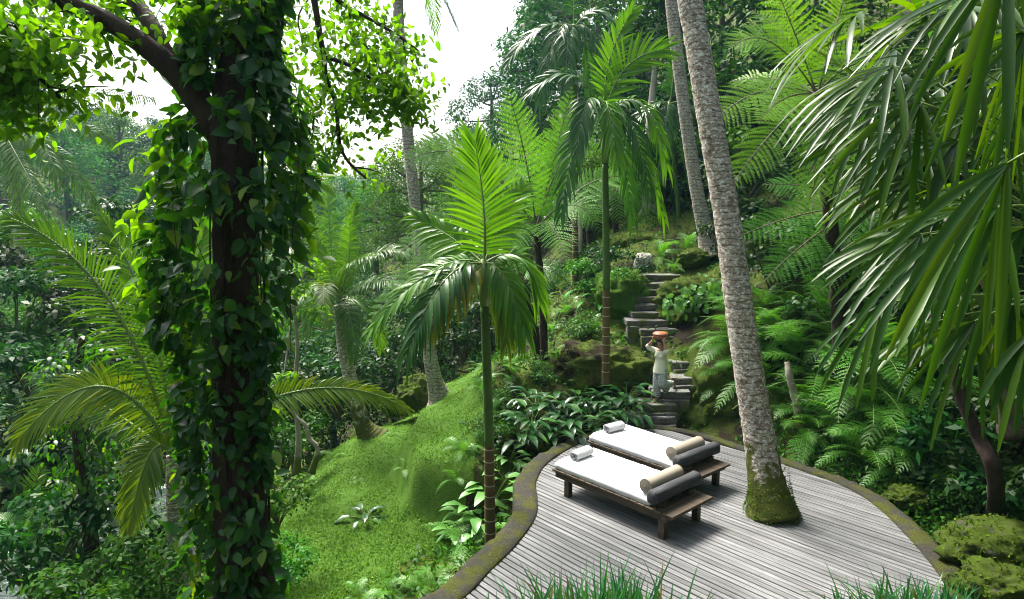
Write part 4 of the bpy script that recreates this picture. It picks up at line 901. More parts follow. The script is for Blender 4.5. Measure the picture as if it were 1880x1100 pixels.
treefern(P(1125, 520, 23), P(1130, 345, 23), .09, 'tree fern with wide fronds behind the tall areca palm', [((1080, 310), (1020, 350), 23), ((1100, 290), (1060, 240), 23.4), ((1170, 300), (1225, 330), 23), ((1150, 290), (1180, 250), 23.5), ((1130, 320), (1140, 420), 22), ((1090, 330), (1065, 420), 22.2), ((1170, 330), (1195, 430), 22.3)], mat='fern', L=.75)
treefern(P(1035, 440, 27), P(1010, 330, 27), .1, 'tree fern before the dark hillside left of the tall areca crown', [((960, 290), (915, 330), 27), ((980, 260), (950, 230), 27.5), ((1050, 280), (1090, 300), 27), ((1020, 250), (1050, 210), 27.4), ((1000, 300), (985, 390), 26.2), ((1040, 310), (1070, 380), 26.4)], L=.8)
treefern(P(1320, 400, 27), P(1325, 250, 27), .1, 'tree fern high on the dark hillside behind the thick coconut trunk', [((1270, 210), (1225, 250), 27), ((1290, 190), (1260, 150), 27.5), ((1370, 210), (1415, 240), 27), ((1345, 180), (1370, 140), 27.4), ((1310, 230), (1300, 320), 26.2), ((1350, 240), (1385, 320), 26.4)], mat='ferng', L=.9)
b = A(6.9, 12.9, gz(6.9, 12.9))
treefern(b, P(1500, 175, 12.3), .12, 'tall lime green tree fern above the right bank', [
    ((1400, 130), (1300, 232), 11.6, dict(L=.7)), ((1430, 210), (1335, 352), 11.2, dict(L=.6)), ((1410, 20), (1338, 92), 12.2, dict(L=.7)), ((1455, 40), (1415, -40), 12.6, dict(nrm=FC)), ((1440, 160), (1390, 225), 10.4, dict(L=.7)), ((1560, 90), (1640, 120), 12.3, dict(L=.7)), ((1530, 60), (1560, -40), 12.6, {}), ((1560, 200), (1640, 330), 11.6, dict(L=.7)), ((1500, 240), (1490, 400), 10.6, dict(L=.6)), ((1530, 240), (1545, 400), 10.4, {}), ((1460, 60), (1380, 20), 13.5, {}), ((1440, 130), (1340, 150), 13.8, {})], mat='fernlime', m=16, n=30)
b = A(7.3, 14.5, gz(7.3, 14.5))
treefern(b, P(1585, 380, 13.2), .10, 'bluish tree fern low on the right bank behind the coconut trunk', [
    ((1470, 380), (1345, 440), 12.2, {}), ((1500, 330), (1400, 340), 13.4, {}), ((1480, 430), (1400, 520), 12, {}), ((1540, 420), (1480, 560), 12, {}), ((1620, 320), (1700, 330), 13.3, {}), ((1600, 420), (1620, 540), 12.3, {}), ((1560, 300), (1540, 220), 13.8, {})], mat='ferng', L=.6)
b = P(110, 1000, 12.0); b[2] -= .8
treefern(b, P(35, 985, 12.0), .09, 'pale tree fern in the shade at the left edge', [((90, 910), (175, 905), 11.5, {}), ((60, 900), (80, 850), 12.3, {}), ((-10, 920), (-60, 960), 12, {}), ((20, 920), (0, 860), 12.4, {}), ((60, 980), (120, 1080), 11.2, {}), ((10, 1000), (-20, 1090), 11.3, {})], mat='fern', L=.5)

# ------------------------------------------------------------------ broad-leaved trees
def clump_leaves(mb, cs, rs, n, L, W, mat=0, squash=.75, up=.5, hang=.25):
    cs, rs = np.asarray(cs), np.asarray(rs); k = R.choice(len(cs), n, p=rs ** 2 / (rs ** 2).sum())
    d = norm(R.normal(size=(n, 3))); d[:, 2] = np.where(d[:, 2] < -.35, -d[:, 2], d[:, 2]); rr = R.random(n) ** .45
    p = cs[k] + d * (rs[k] * rr)[:, None] * A(1, 1, squash); N = norm(d * .7 + A(0, 0, up) + R.normal(size=(n, 3)) * .45)
    D = norm(np.cross(N, R.normal(size=(n, 3)))); D[:, 2] -= hang
    leaf_quads(mb, p, D, N, L * R.uniform(.6, 1.25, n), W * R.uniform(.7, 1.2, n), .15, mat)
def tree_meshes(seed, h=10.0, cr=4.0, nc=26, n=3600, L=.36, leaf='treea', bark='bark', long_=6.0, tall=.8, low=.35):
    global R
    keep = R; R = np.random.default_rng(seed)
    cs, rs = [], []
    for i in range(nc):
        f = (i + .5) / nc; z = low + (1 - low) * f; ring = math.sin(math.pi * min(1, max(.06, (z - low * .6) / (1.02 - low * .6)))) ** .7
        az = i * 2.39996 + R.uniform(-.5, .5); q = cr * ring * R.uniform(.45, .95); r = cr * R.uniform(.26, .42)
        cs.append((math.cos(az) * q, math.sin(az) * q, h * z - r * .6)); rs.append(r)
    mb = MB(); clump_leaves(mb, cs, rs, n, L, L * .5, squash=tall); crown = mb.mesh('crown', M[leaf])
    mb = MB(); tp = smoothpath([(0, 0, -long_), (0, 0, 0), (.15, .1, h * .35), (-.1, .1, h * .7), (0, 0, h * .9)], 20); tube(mb, tp, np.linspace(.34, .06, 20) * cr / 4, 8, jit=.1)
    for i in range(0, nc, 2):
        c = A(*cs[i]); s = tp[min(17, 8 + int(c[2] / h * 9))]; tube(mb, bez(s, s * .4 + c * .6 - A(0, 0, .4), c, 7), np.linspace(.11, .03, 7) * cr / 4, 5, caps=False)
    tr = mb.mesh('trunk', M[bark]); R = keep
    return tr, crown, h, cr
TP = {'a': [tree_meshes(k, leaf='treea') for k in (11, 12)], 'b': [tree_meshes(k, leaf='treeb', n=4200, L=.34) for k in (21, 22, 23)], 'c': [tree_meshes(k, leaf='treec', n=4600, L=.30, nc=34) for k in (31, 32)],
      'n': [tree_meshes(41, leaf='treea', n=12000, L=.20, nc=40), tree_meshes(42, leaf='treeb', n=12000, L=.2, nc=40)], 'v': [tree_meshes(51, leaf='treeb', h=12, cr=3.2, n=5200, L=.3, nc=40, low=.06)]}
def tree(x, y, ztop, r, sp, label, group, name='tree', cat='tree', var=None):
    tr, cw, h, cr = TP[sp][(var if var is not None else R.integers(0, 99)) % len(TP[sp])]; s = r / cr; zg = gz(x, y)
    t = empty(name, (x, y, zg), R.uniform(0, 6.28)); tag(t, label, cat, group); dz = (ztop - s * h) - zg
    for nm, me in (('trunk', tr), ('crown', cw)):
        o = link(nm, me, t, (0, 0, dz)); o.scale = (s, s, s)
    return t
def tree_px(px, py, d, rpx, sp, label, group, **k):
    p = P(px, py, d); return tree(p[0], p[1], p[2], rpx / F * d, sp, label, group, **k)
# the far hillside across the river
k = 0
for yy in np.arange(52, 118, 6.2):
    for xx in np.arange(-78, -4, 6.0):
        x, y = xx + R.uniform(-2.4, 2.4), yy + R.uniform(-2.4, 2.4); u = x / y
        if not (-.92 < u < -.20) or R.random() < .12: continue
        z = gz(x, y); r = R.uniform(3.2, 5.4); hh = r * R.uniform(1.5, 2.2)
        if u > -.45: hh *= .75; r *= .85
        sp = R.choice(['a', 'b', 'b', 'c']); tree(x, y, z + hh, r, sp, {'a': 'leafy green tree', 'b': 'dark leafy tree', 'c': 'grey green feathery tree'}[sp] + ' on the hazy hillside across the river valley', 'trees on the far hillside'); k += 1
# nearer trees on the valley slope
VS = 'trees on the valley slope'
for i_, (px, py, d, r, sp) in enumerate(sorted(((60, 440, 36, 80, 'c'), (320, 430, 38, 70, 'b'), (200, 470, 33, 85, 'b'), (330, 500, 30, 80, 'a'), (90, 520, 27, 90, 'a'), (10, 560, 24, 90, 'a'), (220, 590, 26, 95, 'b'), (130, 640, 22, 85, 'b'), (10, 720, 19, 85, 'b'), (240, 740, 21, 90, 'b'), (100, 800, 17, 70, 'a'), (300, 640, 27, 80, 'a'), (540, 400, 42, 75, 'a'), (560, 520, 30, 80, 'a'), (530, 600, 26, 90, 'b'), (380, 700, 24, 95, 'b'), (480, 440, 40, 90, 'c')))):
    tree_px(px, py, d, r, sp, {'a': 'bushy green tree', 'b': 'dark bushy tree', 'c': 'grey green feathery tree'}[sp] + f' on the near valley slope, {ORD[i_]} from the left there', VS)
CB = 'trees behind the lawn'
for px, py, d, r, sp, lab in ((770, 250, 34, 120, 'n', 'open crowned small leaved tree behind the tall slender coconut palm'), (690, 330, 38, 90, 'n', 'small leaved tree left of the tall slender coconut trunk'), (860, 330, 30, 95, 'n', 'small leaved tree behind the upright areca frond'), (640, 380, 44, 70, 'a', 'pale green tree low under the hanging branch'),
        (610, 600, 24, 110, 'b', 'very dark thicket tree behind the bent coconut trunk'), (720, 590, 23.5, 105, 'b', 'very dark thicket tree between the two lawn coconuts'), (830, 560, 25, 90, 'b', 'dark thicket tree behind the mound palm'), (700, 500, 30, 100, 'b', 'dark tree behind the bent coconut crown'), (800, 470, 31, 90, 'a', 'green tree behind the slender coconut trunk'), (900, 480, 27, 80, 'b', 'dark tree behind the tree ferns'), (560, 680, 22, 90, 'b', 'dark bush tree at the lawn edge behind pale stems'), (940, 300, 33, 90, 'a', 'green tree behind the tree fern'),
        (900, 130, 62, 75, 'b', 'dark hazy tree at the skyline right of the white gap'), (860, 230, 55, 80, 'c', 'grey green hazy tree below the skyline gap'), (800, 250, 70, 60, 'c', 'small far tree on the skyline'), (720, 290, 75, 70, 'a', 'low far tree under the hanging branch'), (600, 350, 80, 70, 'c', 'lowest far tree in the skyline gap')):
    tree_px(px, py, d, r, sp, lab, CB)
RH = 'trees on the right hillside'
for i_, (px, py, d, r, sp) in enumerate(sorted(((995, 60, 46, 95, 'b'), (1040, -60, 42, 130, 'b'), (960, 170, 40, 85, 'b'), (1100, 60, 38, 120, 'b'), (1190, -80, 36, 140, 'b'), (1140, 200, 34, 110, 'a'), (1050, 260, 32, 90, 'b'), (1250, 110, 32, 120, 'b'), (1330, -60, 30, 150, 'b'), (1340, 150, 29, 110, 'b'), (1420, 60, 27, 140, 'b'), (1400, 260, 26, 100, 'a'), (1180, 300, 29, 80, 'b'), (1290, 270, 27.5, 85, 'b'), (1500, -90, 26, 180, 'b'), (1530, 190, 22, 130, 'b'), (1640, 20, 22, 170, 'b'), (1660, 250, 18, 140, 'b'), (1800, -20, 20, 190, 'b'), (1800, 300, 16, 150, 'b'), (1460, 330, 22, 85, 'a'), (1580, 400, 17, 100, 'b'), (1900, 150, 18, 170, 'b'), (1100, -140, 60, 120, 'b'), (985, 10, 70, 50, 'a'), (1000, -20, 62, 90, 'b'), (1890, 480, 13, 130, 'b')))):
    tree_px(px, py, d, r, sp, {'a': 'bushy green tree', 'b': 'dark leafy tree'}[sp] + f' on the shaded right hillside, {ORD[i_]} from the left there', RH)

for x, y, zt, r, sp in ((-13, -7, 13, 5, 'b'), (-5, -9, 15, 5.5, 'b'), (3, -9, 16, 5.5, 'b'), (11, -6, 17, 5.5, 'b'), (10.5, 1.5, 17, 5, 'b'), (13.5, 7.5, 17, 4.5, 'b'), (-12, 2.5, 9, 4.5, 'b'), (15, 12, 17, 4, 'b'), (17, 17, 21, 4.5, 'a'), (14, 4, 13, 3.5, 'a'), (20, 10, 21, 5, 'b'), (12.5, 16, 15, 3, 'a'), (19, 23, 24, 5, 'b'), (9.5, 4.8, 8.5, 2, 'b')):  # trees added out of view: first ones block light, later ones cover bare slope
    tree(x, y, zt, r, sp, 'dark leafy tree added out of view to block light and fill the slope', 'trees round the viewpoint')
# pale buttressed tree on the terrace, thin pale trees by the lawn, leaning trunks on the right bank
def slim_tree(name, pts, rr, label, leafc=(), bark='palebark', leaf='bush', n=500, L=.16, roots=False, cat='tree', wob=.08):
    t = thing(name, pts[0], label, cat); mb = trunk_mb(pts, rr, 10, 40, flare=.5, wob=wob)
    if roots:
        for q in range(6):
            az = q * 1.05 + .3; h = A(math.cos(az), math.sin(az), 0); b0 = A(*pts[0]); tube(mb, bez(b0 + A(0, 0, .8) + h * rr[0] * .6, b0 + h * .3 + A(0, 0, .15), b0 + h * 1.0 - A(0, 0, .12), 8), np.linspace(rr[0] * .6, .05, 8), 6)
    part_local(mb, 'trunk', M[bark], t)
    if len(leafc):
        m2 = MB(); c = np.array([q[:3] for q in leafc]); r = np.array([q[3] for q in leafc]); clump_leaves(m2, c, r, n, L, L * .45); part_local(m2, 'crown', M[leaf], t)
        br = MB()
        for q in leafc: e = A(*pts[-1]); c = A(*q[:3]); tube(br, bez(e, e * .5 + c * .5 + A(0, 0, .1), c, 6), np.linspace(rr[-1], .012, 6), 5, caps=False)
        part_local(br, 'branch', M[bark], t)
    return t
def PR(px, py, d, r): return (*P(px, py, d), r)
slim_tree('buttressed_tree', [P(1190, 415, 24), P(1188, 330, 24), P(1192, 240, 24.2), P(1204, 110, 24.5)], [.22, .17, .15, .1], 'pale trunked tree with spreading roots on the mossy terrace', [PR(1205, 90, 24.5, 1.0), PR(1160, 60, 25, 1.1), PR(1250, 50, 25, 1.0), PR(1210, 10, 25, 1.2)], n=2200, leaf='treeb', L=.25, roots=True)
slim_tree('slender_tree', [P(1066, 588, 20.5), P(1062, 500, 20.5), P(1066, 420, 20.6), P(1064, 330, 20.7)], [.09, .08, .07, .06], 'slender pale stem left of the tall areca palm', [PR(1060, 320, 20.7, .7), PR(1085, 300, 21, .6)], n=500, leaf='treea')
slim_tree('slender_tree', [P(1085, 480, 23), P(1078, 420, 23), P(1073, 350, 23)], [.07, .06, .05], 'thin dark stem far behind the tall areca palm', [PR(1075, 330, 23, .7)], n=300, bark='darkbark', leaf='treeb')
t = [P(545, 872, 13.6), P(548, 800, 13.6), P(541, 720, 13.6), P(546, 640, 13.7), P(540, 560, 13.8)]
slim_tree('slender_tree', t, [.075, .055, .05, .045, .03], 'thin pale upright tree at the left lawn edge', [PR(540, 540, 13.8, .5), PR(510, 600, 13.4, .4), PR(575, 580, 13.8, .4), PR(520, 700, 13.3, .25), PR(560, 500, 14, .5)], n=700, leaf='canopy')
slim_tree('slender_tree', [P(572, 868, 13.3), P(583, 825, 13.3), P(568, 805, 13.3), P(560, 780, 13.3), P(540, 760, 13.4), P(528, 720, 13.4)], [.06, .05, .045, .04, .035, .02], 'low twisted pale tree beside the upright one at the lawn edge', [PR(522, 700, 13.4, .3), PR(500, 760, 13.1, .3)], n=300, leaf='canopy')
slim_tree('understory_tree', [A(*G(1828, 960, -.3)), P(1826, 870, 8.4), P(1797, 805, 8.5), P(1762, 722, 8.6), P(1738, 640, 8.7), P(1700, 520, 8.9), P(1690, 400, 9)], [.13, .10, .09, .085, .08, .07, .05], 'leaning mottled trunk on the right bank below the fan palm', [PR(1690, 360, 9, .6), PR(1740, 320, 9.2, .7), PR(1650, 300, 9.3, .7), PR(1800, 380, 9.5, .8)], n=1500, leaf='bushd', L=.2, bark='darkbark')
slim_tree('understory_tree', [P(1470, 785, 12.6), P(1462, 740, 12.6), P(1449, 690, 12.6), P(1445, 665, 12.7)], [.09, .075, .07, .05], 'short pale mottled stem among the bank ferns', [], bark='palebark')
slim_tree('understory_tree', [P(1855, 800, 9.5), P(1838, 700, 9.5), P(1830, 560, 9.6), P(1795, 480, 9.8), P(1790, 380, 10)], [.12, .11, .1, .09, .06], 'dark trunk behind the fan palm near the right edge', [PR(1790, 360, 10, .8), PR(1840, 330, 10, .8)], n=900, leaf='bushd', L=.2, bark='bark')

# ------------------------------------------------------------------ the vine-covered tree
D0 = 7.0
vb = P(452, 1100, D0); vb = A(vb[0], vb[1], gz(vb[0], vb[1]) - .1)
vt = thing('forest_tree', vb, 'large dark forked forest tree smothered in climbing vines', 'tree')
axis = [vb, P(450, 1100, D0), P(440, 900, D0), P(434, 700, D0), P(432, 500, D0), P(432, 330, D0), P(425, 230, D0), P(440, 120, 7.1), P(466, 30, 7.2), P(492, -60, 7.3), P(520, -250, 7.6)]
part_local(trunk_mb(axis, [.40, .33, .27, .245, .235, .24, .23, .2, .19, .17, .10], 18, 90, flare=.3, wob=.07), 'trunk', M['darkbark'], vt)
for pts, rr in (([P(428, 290, D0), P(385, 215, 6.95), P(345, 160, 6.9), P(300, 112, 6.8), P(240, 65, 6.7), P(170, 25, 6.6), P(90, -8, 6.5), P(-60, -60, 6.3)], [.15, .145, .13, .12, .10, .09, .08, .06]),
                ([P(318, 128, 6.85), P(298, 90, 6.9), P(278, 45, 7.0), P(250, 5, 7.1), P(215, -60, 7.2), P(180, -180, 7.4)], [.10, .095, .085, .08, .07, .04]),
                ([P(468, 30, 7.2), P(505, -15, 7.4), P(560, -70, 8), P(640, -150, 8.8)], [.15, .12, .1, .06])):
    part_local(trunk_mb(pts, rr, 12, 50, wob=.07), 'limb', M['darkbark'], vt)
def leafy(parent, paths, rr, n, L, name, spread=.28, leaf='canopy', extra=()):
    """a bough with side twigs; its leaves are its foliage"""
    mb = MB(); pts = []
    for i, p in enumerate(paths):
        s = smoothpath(p, 26); tube(mb, s, np.linspace(rr[i], rr[i] * .35, 26), 6, jit=.08); pts.append(s[3:] if i == 0 else s)
        for q in range(5, 26, 3):
            T = norm(s[q] - s[q - 1]); d = norm(np.cross(T, R.normal(size=3)) + T * .7 + A(0, 0, -.15)); e = s[q] + d * R.uniform(.2, .55); tube(mb, bez(s[q], s[q] * .5 + e * .5 + A(0, 0, .05), e, 6), np.linspace(rr[i] * .3, .004, 6), 4, caps=False); pts.append(bez(s[q], s[q] * .5 + e * .5 + A(0, 0, .05), e, 6)[2:]); pts.append(pts[-1])
    o = part_local(mb, name, M['darkbark'], vt)
    allp = np.concatenate(pts + [np.array(extra).reshape(-1, 3)]); k = R.integers(0, len(allp), n // 6); c = allp[k] + R.normal(size=(len(k), 3)) * spread * .6
    p = np.repeat(c, 6, 0) + R.normal(size=(len(c) * 6, 3)) * .07
    N = norm(R.normal(size=p.shape) * .6 + A(0, 0, .9)); D = norm(R.normal(size=p.shape) + A(0, 0, -.35))
    m2 = MB(); leaf_ovate(m2, p, D, N, L * R.uniform(.6, 1.2, len(p)), L * .5 * R.uniform(.8, 1.2, len(p)), .3, .1)
    m2.v = [v - A(*vt.location) for v in m2.v]; m2.build('foliage', M[leaf], o); return o
Q = lambda d, *ps: [P(x, y, d) for x, y in ps]
leafy(vt, [Q(8.8, (556, -80), (577, 0), (587, 65), (595, 105), (597, 140), (615, 185), (620, 230), (625, 270), (642, 300), (672, 328)), Q(8.7, (595, 105), (635, 117), (670, 137), (690, 147), (706, 135), (722, 160), (760, 170)), Q(8.9, (602, 165), (590, 190), (577, 215), (572, 280), (585, 300)), Q(8.6, (706, 133), (735, 165), (748, 195)), Q(9, (615, 185), (650, 190), (690, 215))], [.05, .03, .022, .016, .02], 1900, .125, 'bough', .24)
leafy(vt, [Q(9.4, (560, -70), (620, 0), (670, 30), (730, 65), (770, 95)), Q(9.3, (640, 10), (650, 60), (690, 100), (720, 105)), Q(9.5, (580, -20), (548, 30), (556, 80), (552, 105))], [.04, .02, .015], 1150, .12, 'bough', .25)
leafy(vt, [Q(6.2, (-60, -40), (-10, 40), (40, 110), (80, 150), (110, 180)), Q(6.1, (-10, 40), (60, 60), (110, 80)), Q(6.3, (20, 90), (30, 160), (50, 190)), Q(6.0, (-60, 60), (-20, 130), (0, 180))], [.04, .02, .02, .02], 1700, .125, 'bough', .2)
for d, q in ((6.6, [(40, -60), (90, 10), (150, 25), (180, 45)]), (6.9, [(300, -40), (340, 20), (380, 40)]), (7.0, [(420, -60), (430, 10), (420, 50)]), (7.3, [(250, 0), (215, 20), (240, 40)])): leafy(vt, [Q(d, *q)], [.028], 280, .13, 'bough', .2)
mb = MB(); c = [];                                                # its crown, spreading above the picture
for i in range(46): az = i * 2.4; q = 5.2 * math.sqrt((i + .5) / 46); c.append((vb[0] + .5 + math.cos(az) * q, vb[1] + .6 + math.sin(az) * q * .9, 11.6 - .05 * q * q + R.uniform(-.8, .8)))
c = np.array(c); c = c[(c[:, 0] < vb[0] + .6) & ~((c[:, 1] < 6) & (c[:, 2] < 9))]; clump_leaves(mb, c, np.full(len(c), 1.15), 1700, .17, .085, hang=.4); part_local(mb, 'crown', M['canopy'], vt)

cv = thing('climbing_vine', A(vb[0] + .3, vb[1] - .1, vb[2]), 'dense climbing vine with large heart shaped leaves covering the forked tree', 'vine')
prof = np.array([(-60, 345, 520), (60, 338, 505), (100, 335, 510), (200, 325, 562), (260, 300, 575), (300, 285, 578), (400, 272, 566), (500, 274, 562), (600, 282, 515), (700, 305, 500), (800, 313, 495), (900, 325, 500), (1000, 332, 512), (1100, 338, 525), (1250, 340, 530)], float)
nc = 230; cpy = R.uniform(-50, 1240, nc); cth = R.uniform(0, 2 * math.pi, nc); cq = R.uniform(.75, 1.12, nc); k = R.integers(0, nc, 5600); n = len(k)
py = cpy[k] + R.normal(0, 26, n); th = cth[k] + R.normal(0, .33, n); q = cq[k] * R.uniform(.72, 1.1, n); xl, xr = np.interp(py, prof[:, 0], prof[:, 1]), np.interp(py, prof[:, 0], prof[:, 2])
cxp = (xl + xr) / 2; hw = (xr - xl) / 2 * .95
pxv = cxp + hw * np.cos(th) * q; dep = D0 + np.sin(th) * np.maximum(.34, hw / F * D0 * .8) * q
bare = (np.sin(th) < .25) & (np.abs(pxv - np.interp(py, [300, 700], [436, 432])) < 34 + 10 * np.sin(py / 31)) & (py > 250) & (py < 760) & (R.random(n) < .6)
bare |= (np.sin(th) < .25) & (np.abs(pxv - 445) < 30) & (py > 760) & (R.random(n) < .3)
bare |= (np.abs(pxv - np.interp(py, [100, 260], [300, 400])) < 25) & (py < 250) & (py > 60) & (np.sin(th) < .2)
u = pxv; pos = np.array([P(a, b, d) for a, b, d in zip(pxv, py, dep)])[~bare]; out = np.c_[np.cos(th), np.sin(th), np.zeros(n)][~bare]; n = len(pos)
N = norm(out * .55 + A(0, 0, .8) + R.normal(size=(n, 3)) * .5); D = norm(out * .6 + A(0, 0, -.55) + R.normal(size=(n, 3)) * .6)
big = R.uniform(.4, 1.2, n) * np.where(pos[:, 2] > 4.4, 1.15, 1.0)
mb = MB(); leaf_ovate(mb, pos, D, N, .185 * big, .105 * big, R.uniform(.1, .6, n), .16); part_local(mb, 'foliage', M['vine'], cv)
n = 260; px = np.concatenate([R.normal(300, 26, 170), R.normal(545, 22, 90)]); py = np.concatenate([R.uniform(215, 560, 170), R.uniform(230, 480, 90)]); px -= np.where(px < 420, np.interp(py, [215, 330, 420, 560], [-35, -5, 35, -10]), 0)   # big leaves at its sides, their backlight painted in as lime colour
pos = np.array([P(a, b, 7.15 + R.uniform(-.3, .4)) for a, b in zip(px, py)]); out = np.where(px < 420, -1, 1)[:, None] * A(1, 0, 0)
mb = MB(); leaf_ovate(mb, pos, norm(out * .8 + A(0, 0, -.35) + R.normal(size=(n, 3)) * .45), norm(A(0, -.3, .9) + out * .2 + R.normal(size=(n, 3)) * .4),   .25 * R.uniform(.5, 1.1, n), .14 * R.uniform(.7, 1.1, n), R.uniform(.1, .5, n), .14); part_local(mb, 'lime_backlit_leaves', M['canopy'], cv)
mb = MB()
for i in range(15):                                            # cords of vine up the trunk and hanging free
    a = R.uniform(0, 6.28); pts = []
    for y in np.linspace(1200, R.uniform(-40, 300), 9):
        a += R.uniform(-.35, .35); c = np.interp(y, [-60, 250, 1240], [470, 430, 450]); pts.append(P(c + math.cos(a) * 50, y, D0 + math.sin(a) * .31))
    tube(mb, smoothpath(pts, 50), R.uniform(.006, .016), 5, caps=False)
for i in range(10): x, y = R.uniform(290, 540), R.uniform(100, 500); tube(mb, smoothpath([P(x, y, 6.7), P(x + R.uniform(-20, 20), y + 120, 6.6), P(x + R.uniform(-30, 30), y + R.uniform(180, 350), 6.65)], 20), .004, 4, caps=False)
part_local(mb, 'vine_stems', M['fernbark'], cv)['kind'] = 'stuff'

# trunk wrapped in dark leaves at the lower left
b = P(170, 1150, 10.5); b[2] = gz(b[0], b[1])
t = thing('leafy_trunk', b, 'vine wrapped trunk with small dark leaves at lower left', 'tree'); part_local(trunk_mb([b, P(168, 1000, 10.5), P(150, 860, 10.5), P(140, 740, 10.6), P(150, 620, 10.7)], [.14, .12, .1, .09, .05], 10), 'trunk', M['darkbark'], t)
mb = MB(); cs = [PR(150 + 55 * math.sin(k * 2.1), 640 + k * 24, 10.4 + .3 * math.cos(k * 1.7), .42) for k in range(20)]; cs = np.array(cs); k = 1800; i = R.integers(0, 20, k); d = norm(R.normal(size=(k, 3)))
leaf_ovate(mb, cs[i, :3] + d * cs[i, 3:4] * R.uniform(.5, 1, (k, 1)), norm(d + A(0, 0, -1)), norm(d + A(0, 0, .6)), R.uniform(.09, .16, k), R.uniform(.05, .08, k)); part_local(mb, 'foliage', M['vine'], t)

# ------------------------------------------------------------------ ferns
def fern_frond_mesh(k, mat, n=20, m=9):
    global R
    keep = R; R = np.random.default_rng(100 + k); tip = [(1, 0, -.25), (.95, .12, -.05), (.9, -.1, .25), (1, .05, -.45)][k % 4]; ctl = [(.5, 0, .42), (.5, .03, .45), (.4, -.02, .5), (.55, 0, .3)][k % 4]
    mb = fern((0, 0, 0), ctl, tip, n=n, L=.23, m=m, r=.008, droop=.3, a0=82, a1=58, wide=.72, start=.15); me = mb.mesh('frond', [M[mat], M['stem']]); R = keep; return me
FM = {m: [fern_frond_mesh(k, m) for k in range(4)] for m in ('ferng', 'fernp', 'fern')}
def ferns(spec, label, group, mat='ferng', L=1.0, n=10, el=(5, 60), facing=None):
    spec = sorted(spec)
    for i, s in enumerate(spec):
        px, py = s[:2]; Lk = (s[2] if len(s) > 2 else 1) * L; p = P(px, py, s[3]) if len(s) > 3 else hit(px, py)
        t = thing('fern', p - A(0, 0, .03), f'{label}, {ORD[i]} from the left' if len(spec) > 1 else label, 'fern', group)
        for k in range(n):
            o = link('frond', FM[mat][(k + i) % 4], t, (0, 0, 0)); az = k * 2.4 + R.uniform(-.3, .3)
            if facing is not None: az = facing + (R.random() - .5) * 4.2
            o.rotation_euler = (R.uniform(-.25, .25), -rad(R.uniform(*el)), az); sc = Lk * R.uniform(.75, 1.1); o.scale = (sc, sc, sc)
ferns([(1352, 645, 1.2), (1345, 705, .8), (1372, 640), (1420, 620), (1400, 700, 1), (1452, 660, 1.2), (1500, 700, 1.1), (1545, 640, 1.1), (1560, 735, 1.4), (1620, 690, 1.4), (1600, 775, 1.3), (1690, 770, 1.1), (1640, 820, 1), (1660, 740, 1.1), (1510, 590, 1), (1680, 650), (1400, 570, .9), (1360, 590, .9), (1480, 760, .9), (1540, 800, .9), (1480, 800, .8), (1590, 850, .8), (1660, 870, .8), (1720, 840, .9)], 'arching green fern on the right bank behind the deck', 'ferns on the right bank', L=1.4, n=12, el=(0, 50), facing=rad(-110))
ferns([(1720, 600), (1790, 640), (1850, 600), (1760, 800, .6), (1850, 760, .8), (1870, 700)], 'shaded fern behind the fan palm at the right', 'ferns under the fan palm', L=1.0)
ferns([(1212, 478, 1.05), (1262, 462, 1.1), (1240, 500, .7)], 'bright fern at the top of the narrow steps', 'ferns at the head of the steps', L=.9, n=11)
ferns([(915, 640), (940, 690), (885, 720), (905, 765, .9), (955, 630), (1010, 615), (1040, 580), (1090, 610, .8), (1020, 660, .7), (870, 665), (1145, 625, .6), (930, 590), (975, 570), (1158, 607, .5), (1166, 574, .4), (1150, 590, .5), (1256, 648, .4)], 'fern on the slope between the lawn mound and the steps', 'ferns on the middle slope', L=.8, n=9)
ferns([(865, 1015, 1.5), (790, 1085, .9), (720, 1095, .8), (850, 830, .8), (835, 880, .7), (660, 1098, .7), (860, 950, .7)], 'fern in the gully between lawn and deck edging', 'ferns in the gully', mat='ferng', L=.75, n=9, el=(-10, 40))
ferns([(612, 842, .9), (580, 880, .6), (655, 885, .6), (745, 862, .7), (720, 800, .6), (640, 915, .5), (770, 690, 1.2)], 'small pale fern sprouting from the lawn', 'ferns on the lawn', mat='fernp', L=.5, n=6, el=(0, 35))
ferns([(40, 1010, 1, 10.0), (240, 1060, .9, 9.5), (120, 940, 1, 13), (270, 960, .8, 11.5)], 'fern in the shaded undergrowth at lower left', 'ferns at lower left', L=1.0, n=9)

# ------------------------------------------------------------------ broad-leaved plants
def broad_plant(p, n, L, W, h, mat, label, group=None, name='broad_leaf_plant', el=(.2, 1.1), droop=.5):
    t = thing(name, p, label, 'plant', group); az = np.arange(n) * 2.4 + R.uniform(-.3, .3, n); e = R.uniform(*el, n); hh = h * R.uniform(.55, 1.1, n)
    top = np.c_[np.cos(az) * np.cos(e), np.sin(az) * np.cos(e), np.sin(e)] * hh[:, None]; D = norm(np.c_[np.cos(az), np.sin(az), np.sin(e) * .8 - .15] + R.normal(size=(n, 3)) * .15); N = norm(np.cross(np.cross(D, A(0, 0, 1)), D))
    mb = MB(); Lk = L * R.uniform(.7, 1.1, n); leaf_ovate(mb, top, D, N, Lk, Lk * W / L, droop, .16); mb.build('leaves', M[mat], t)
    mb = MB()
    for k in range(n): tube(mb, bez(A(0, 0, 0), top[k] * .5 + A(0, 0, hh[k] * .12), top[k], 5), .007, 4, caps=False)
    mb.build('leaf_stalks', M['stem'], t)['kind'] = 'stuff'
    return t
hp = sorted([(975, 770, 13.3), (1010, 790, 13.2), (1050, 775, 13.5), (1090, 765, 13.7), (1130, 755, 14.0), (1155, 745, 14.2), (1020, 745, 14.2), (1070, 735, 14.5), (1110, 735, 14.6), (985, 735, 14.2), (1150, 720, 14.8), (960, 795, 13.0)])
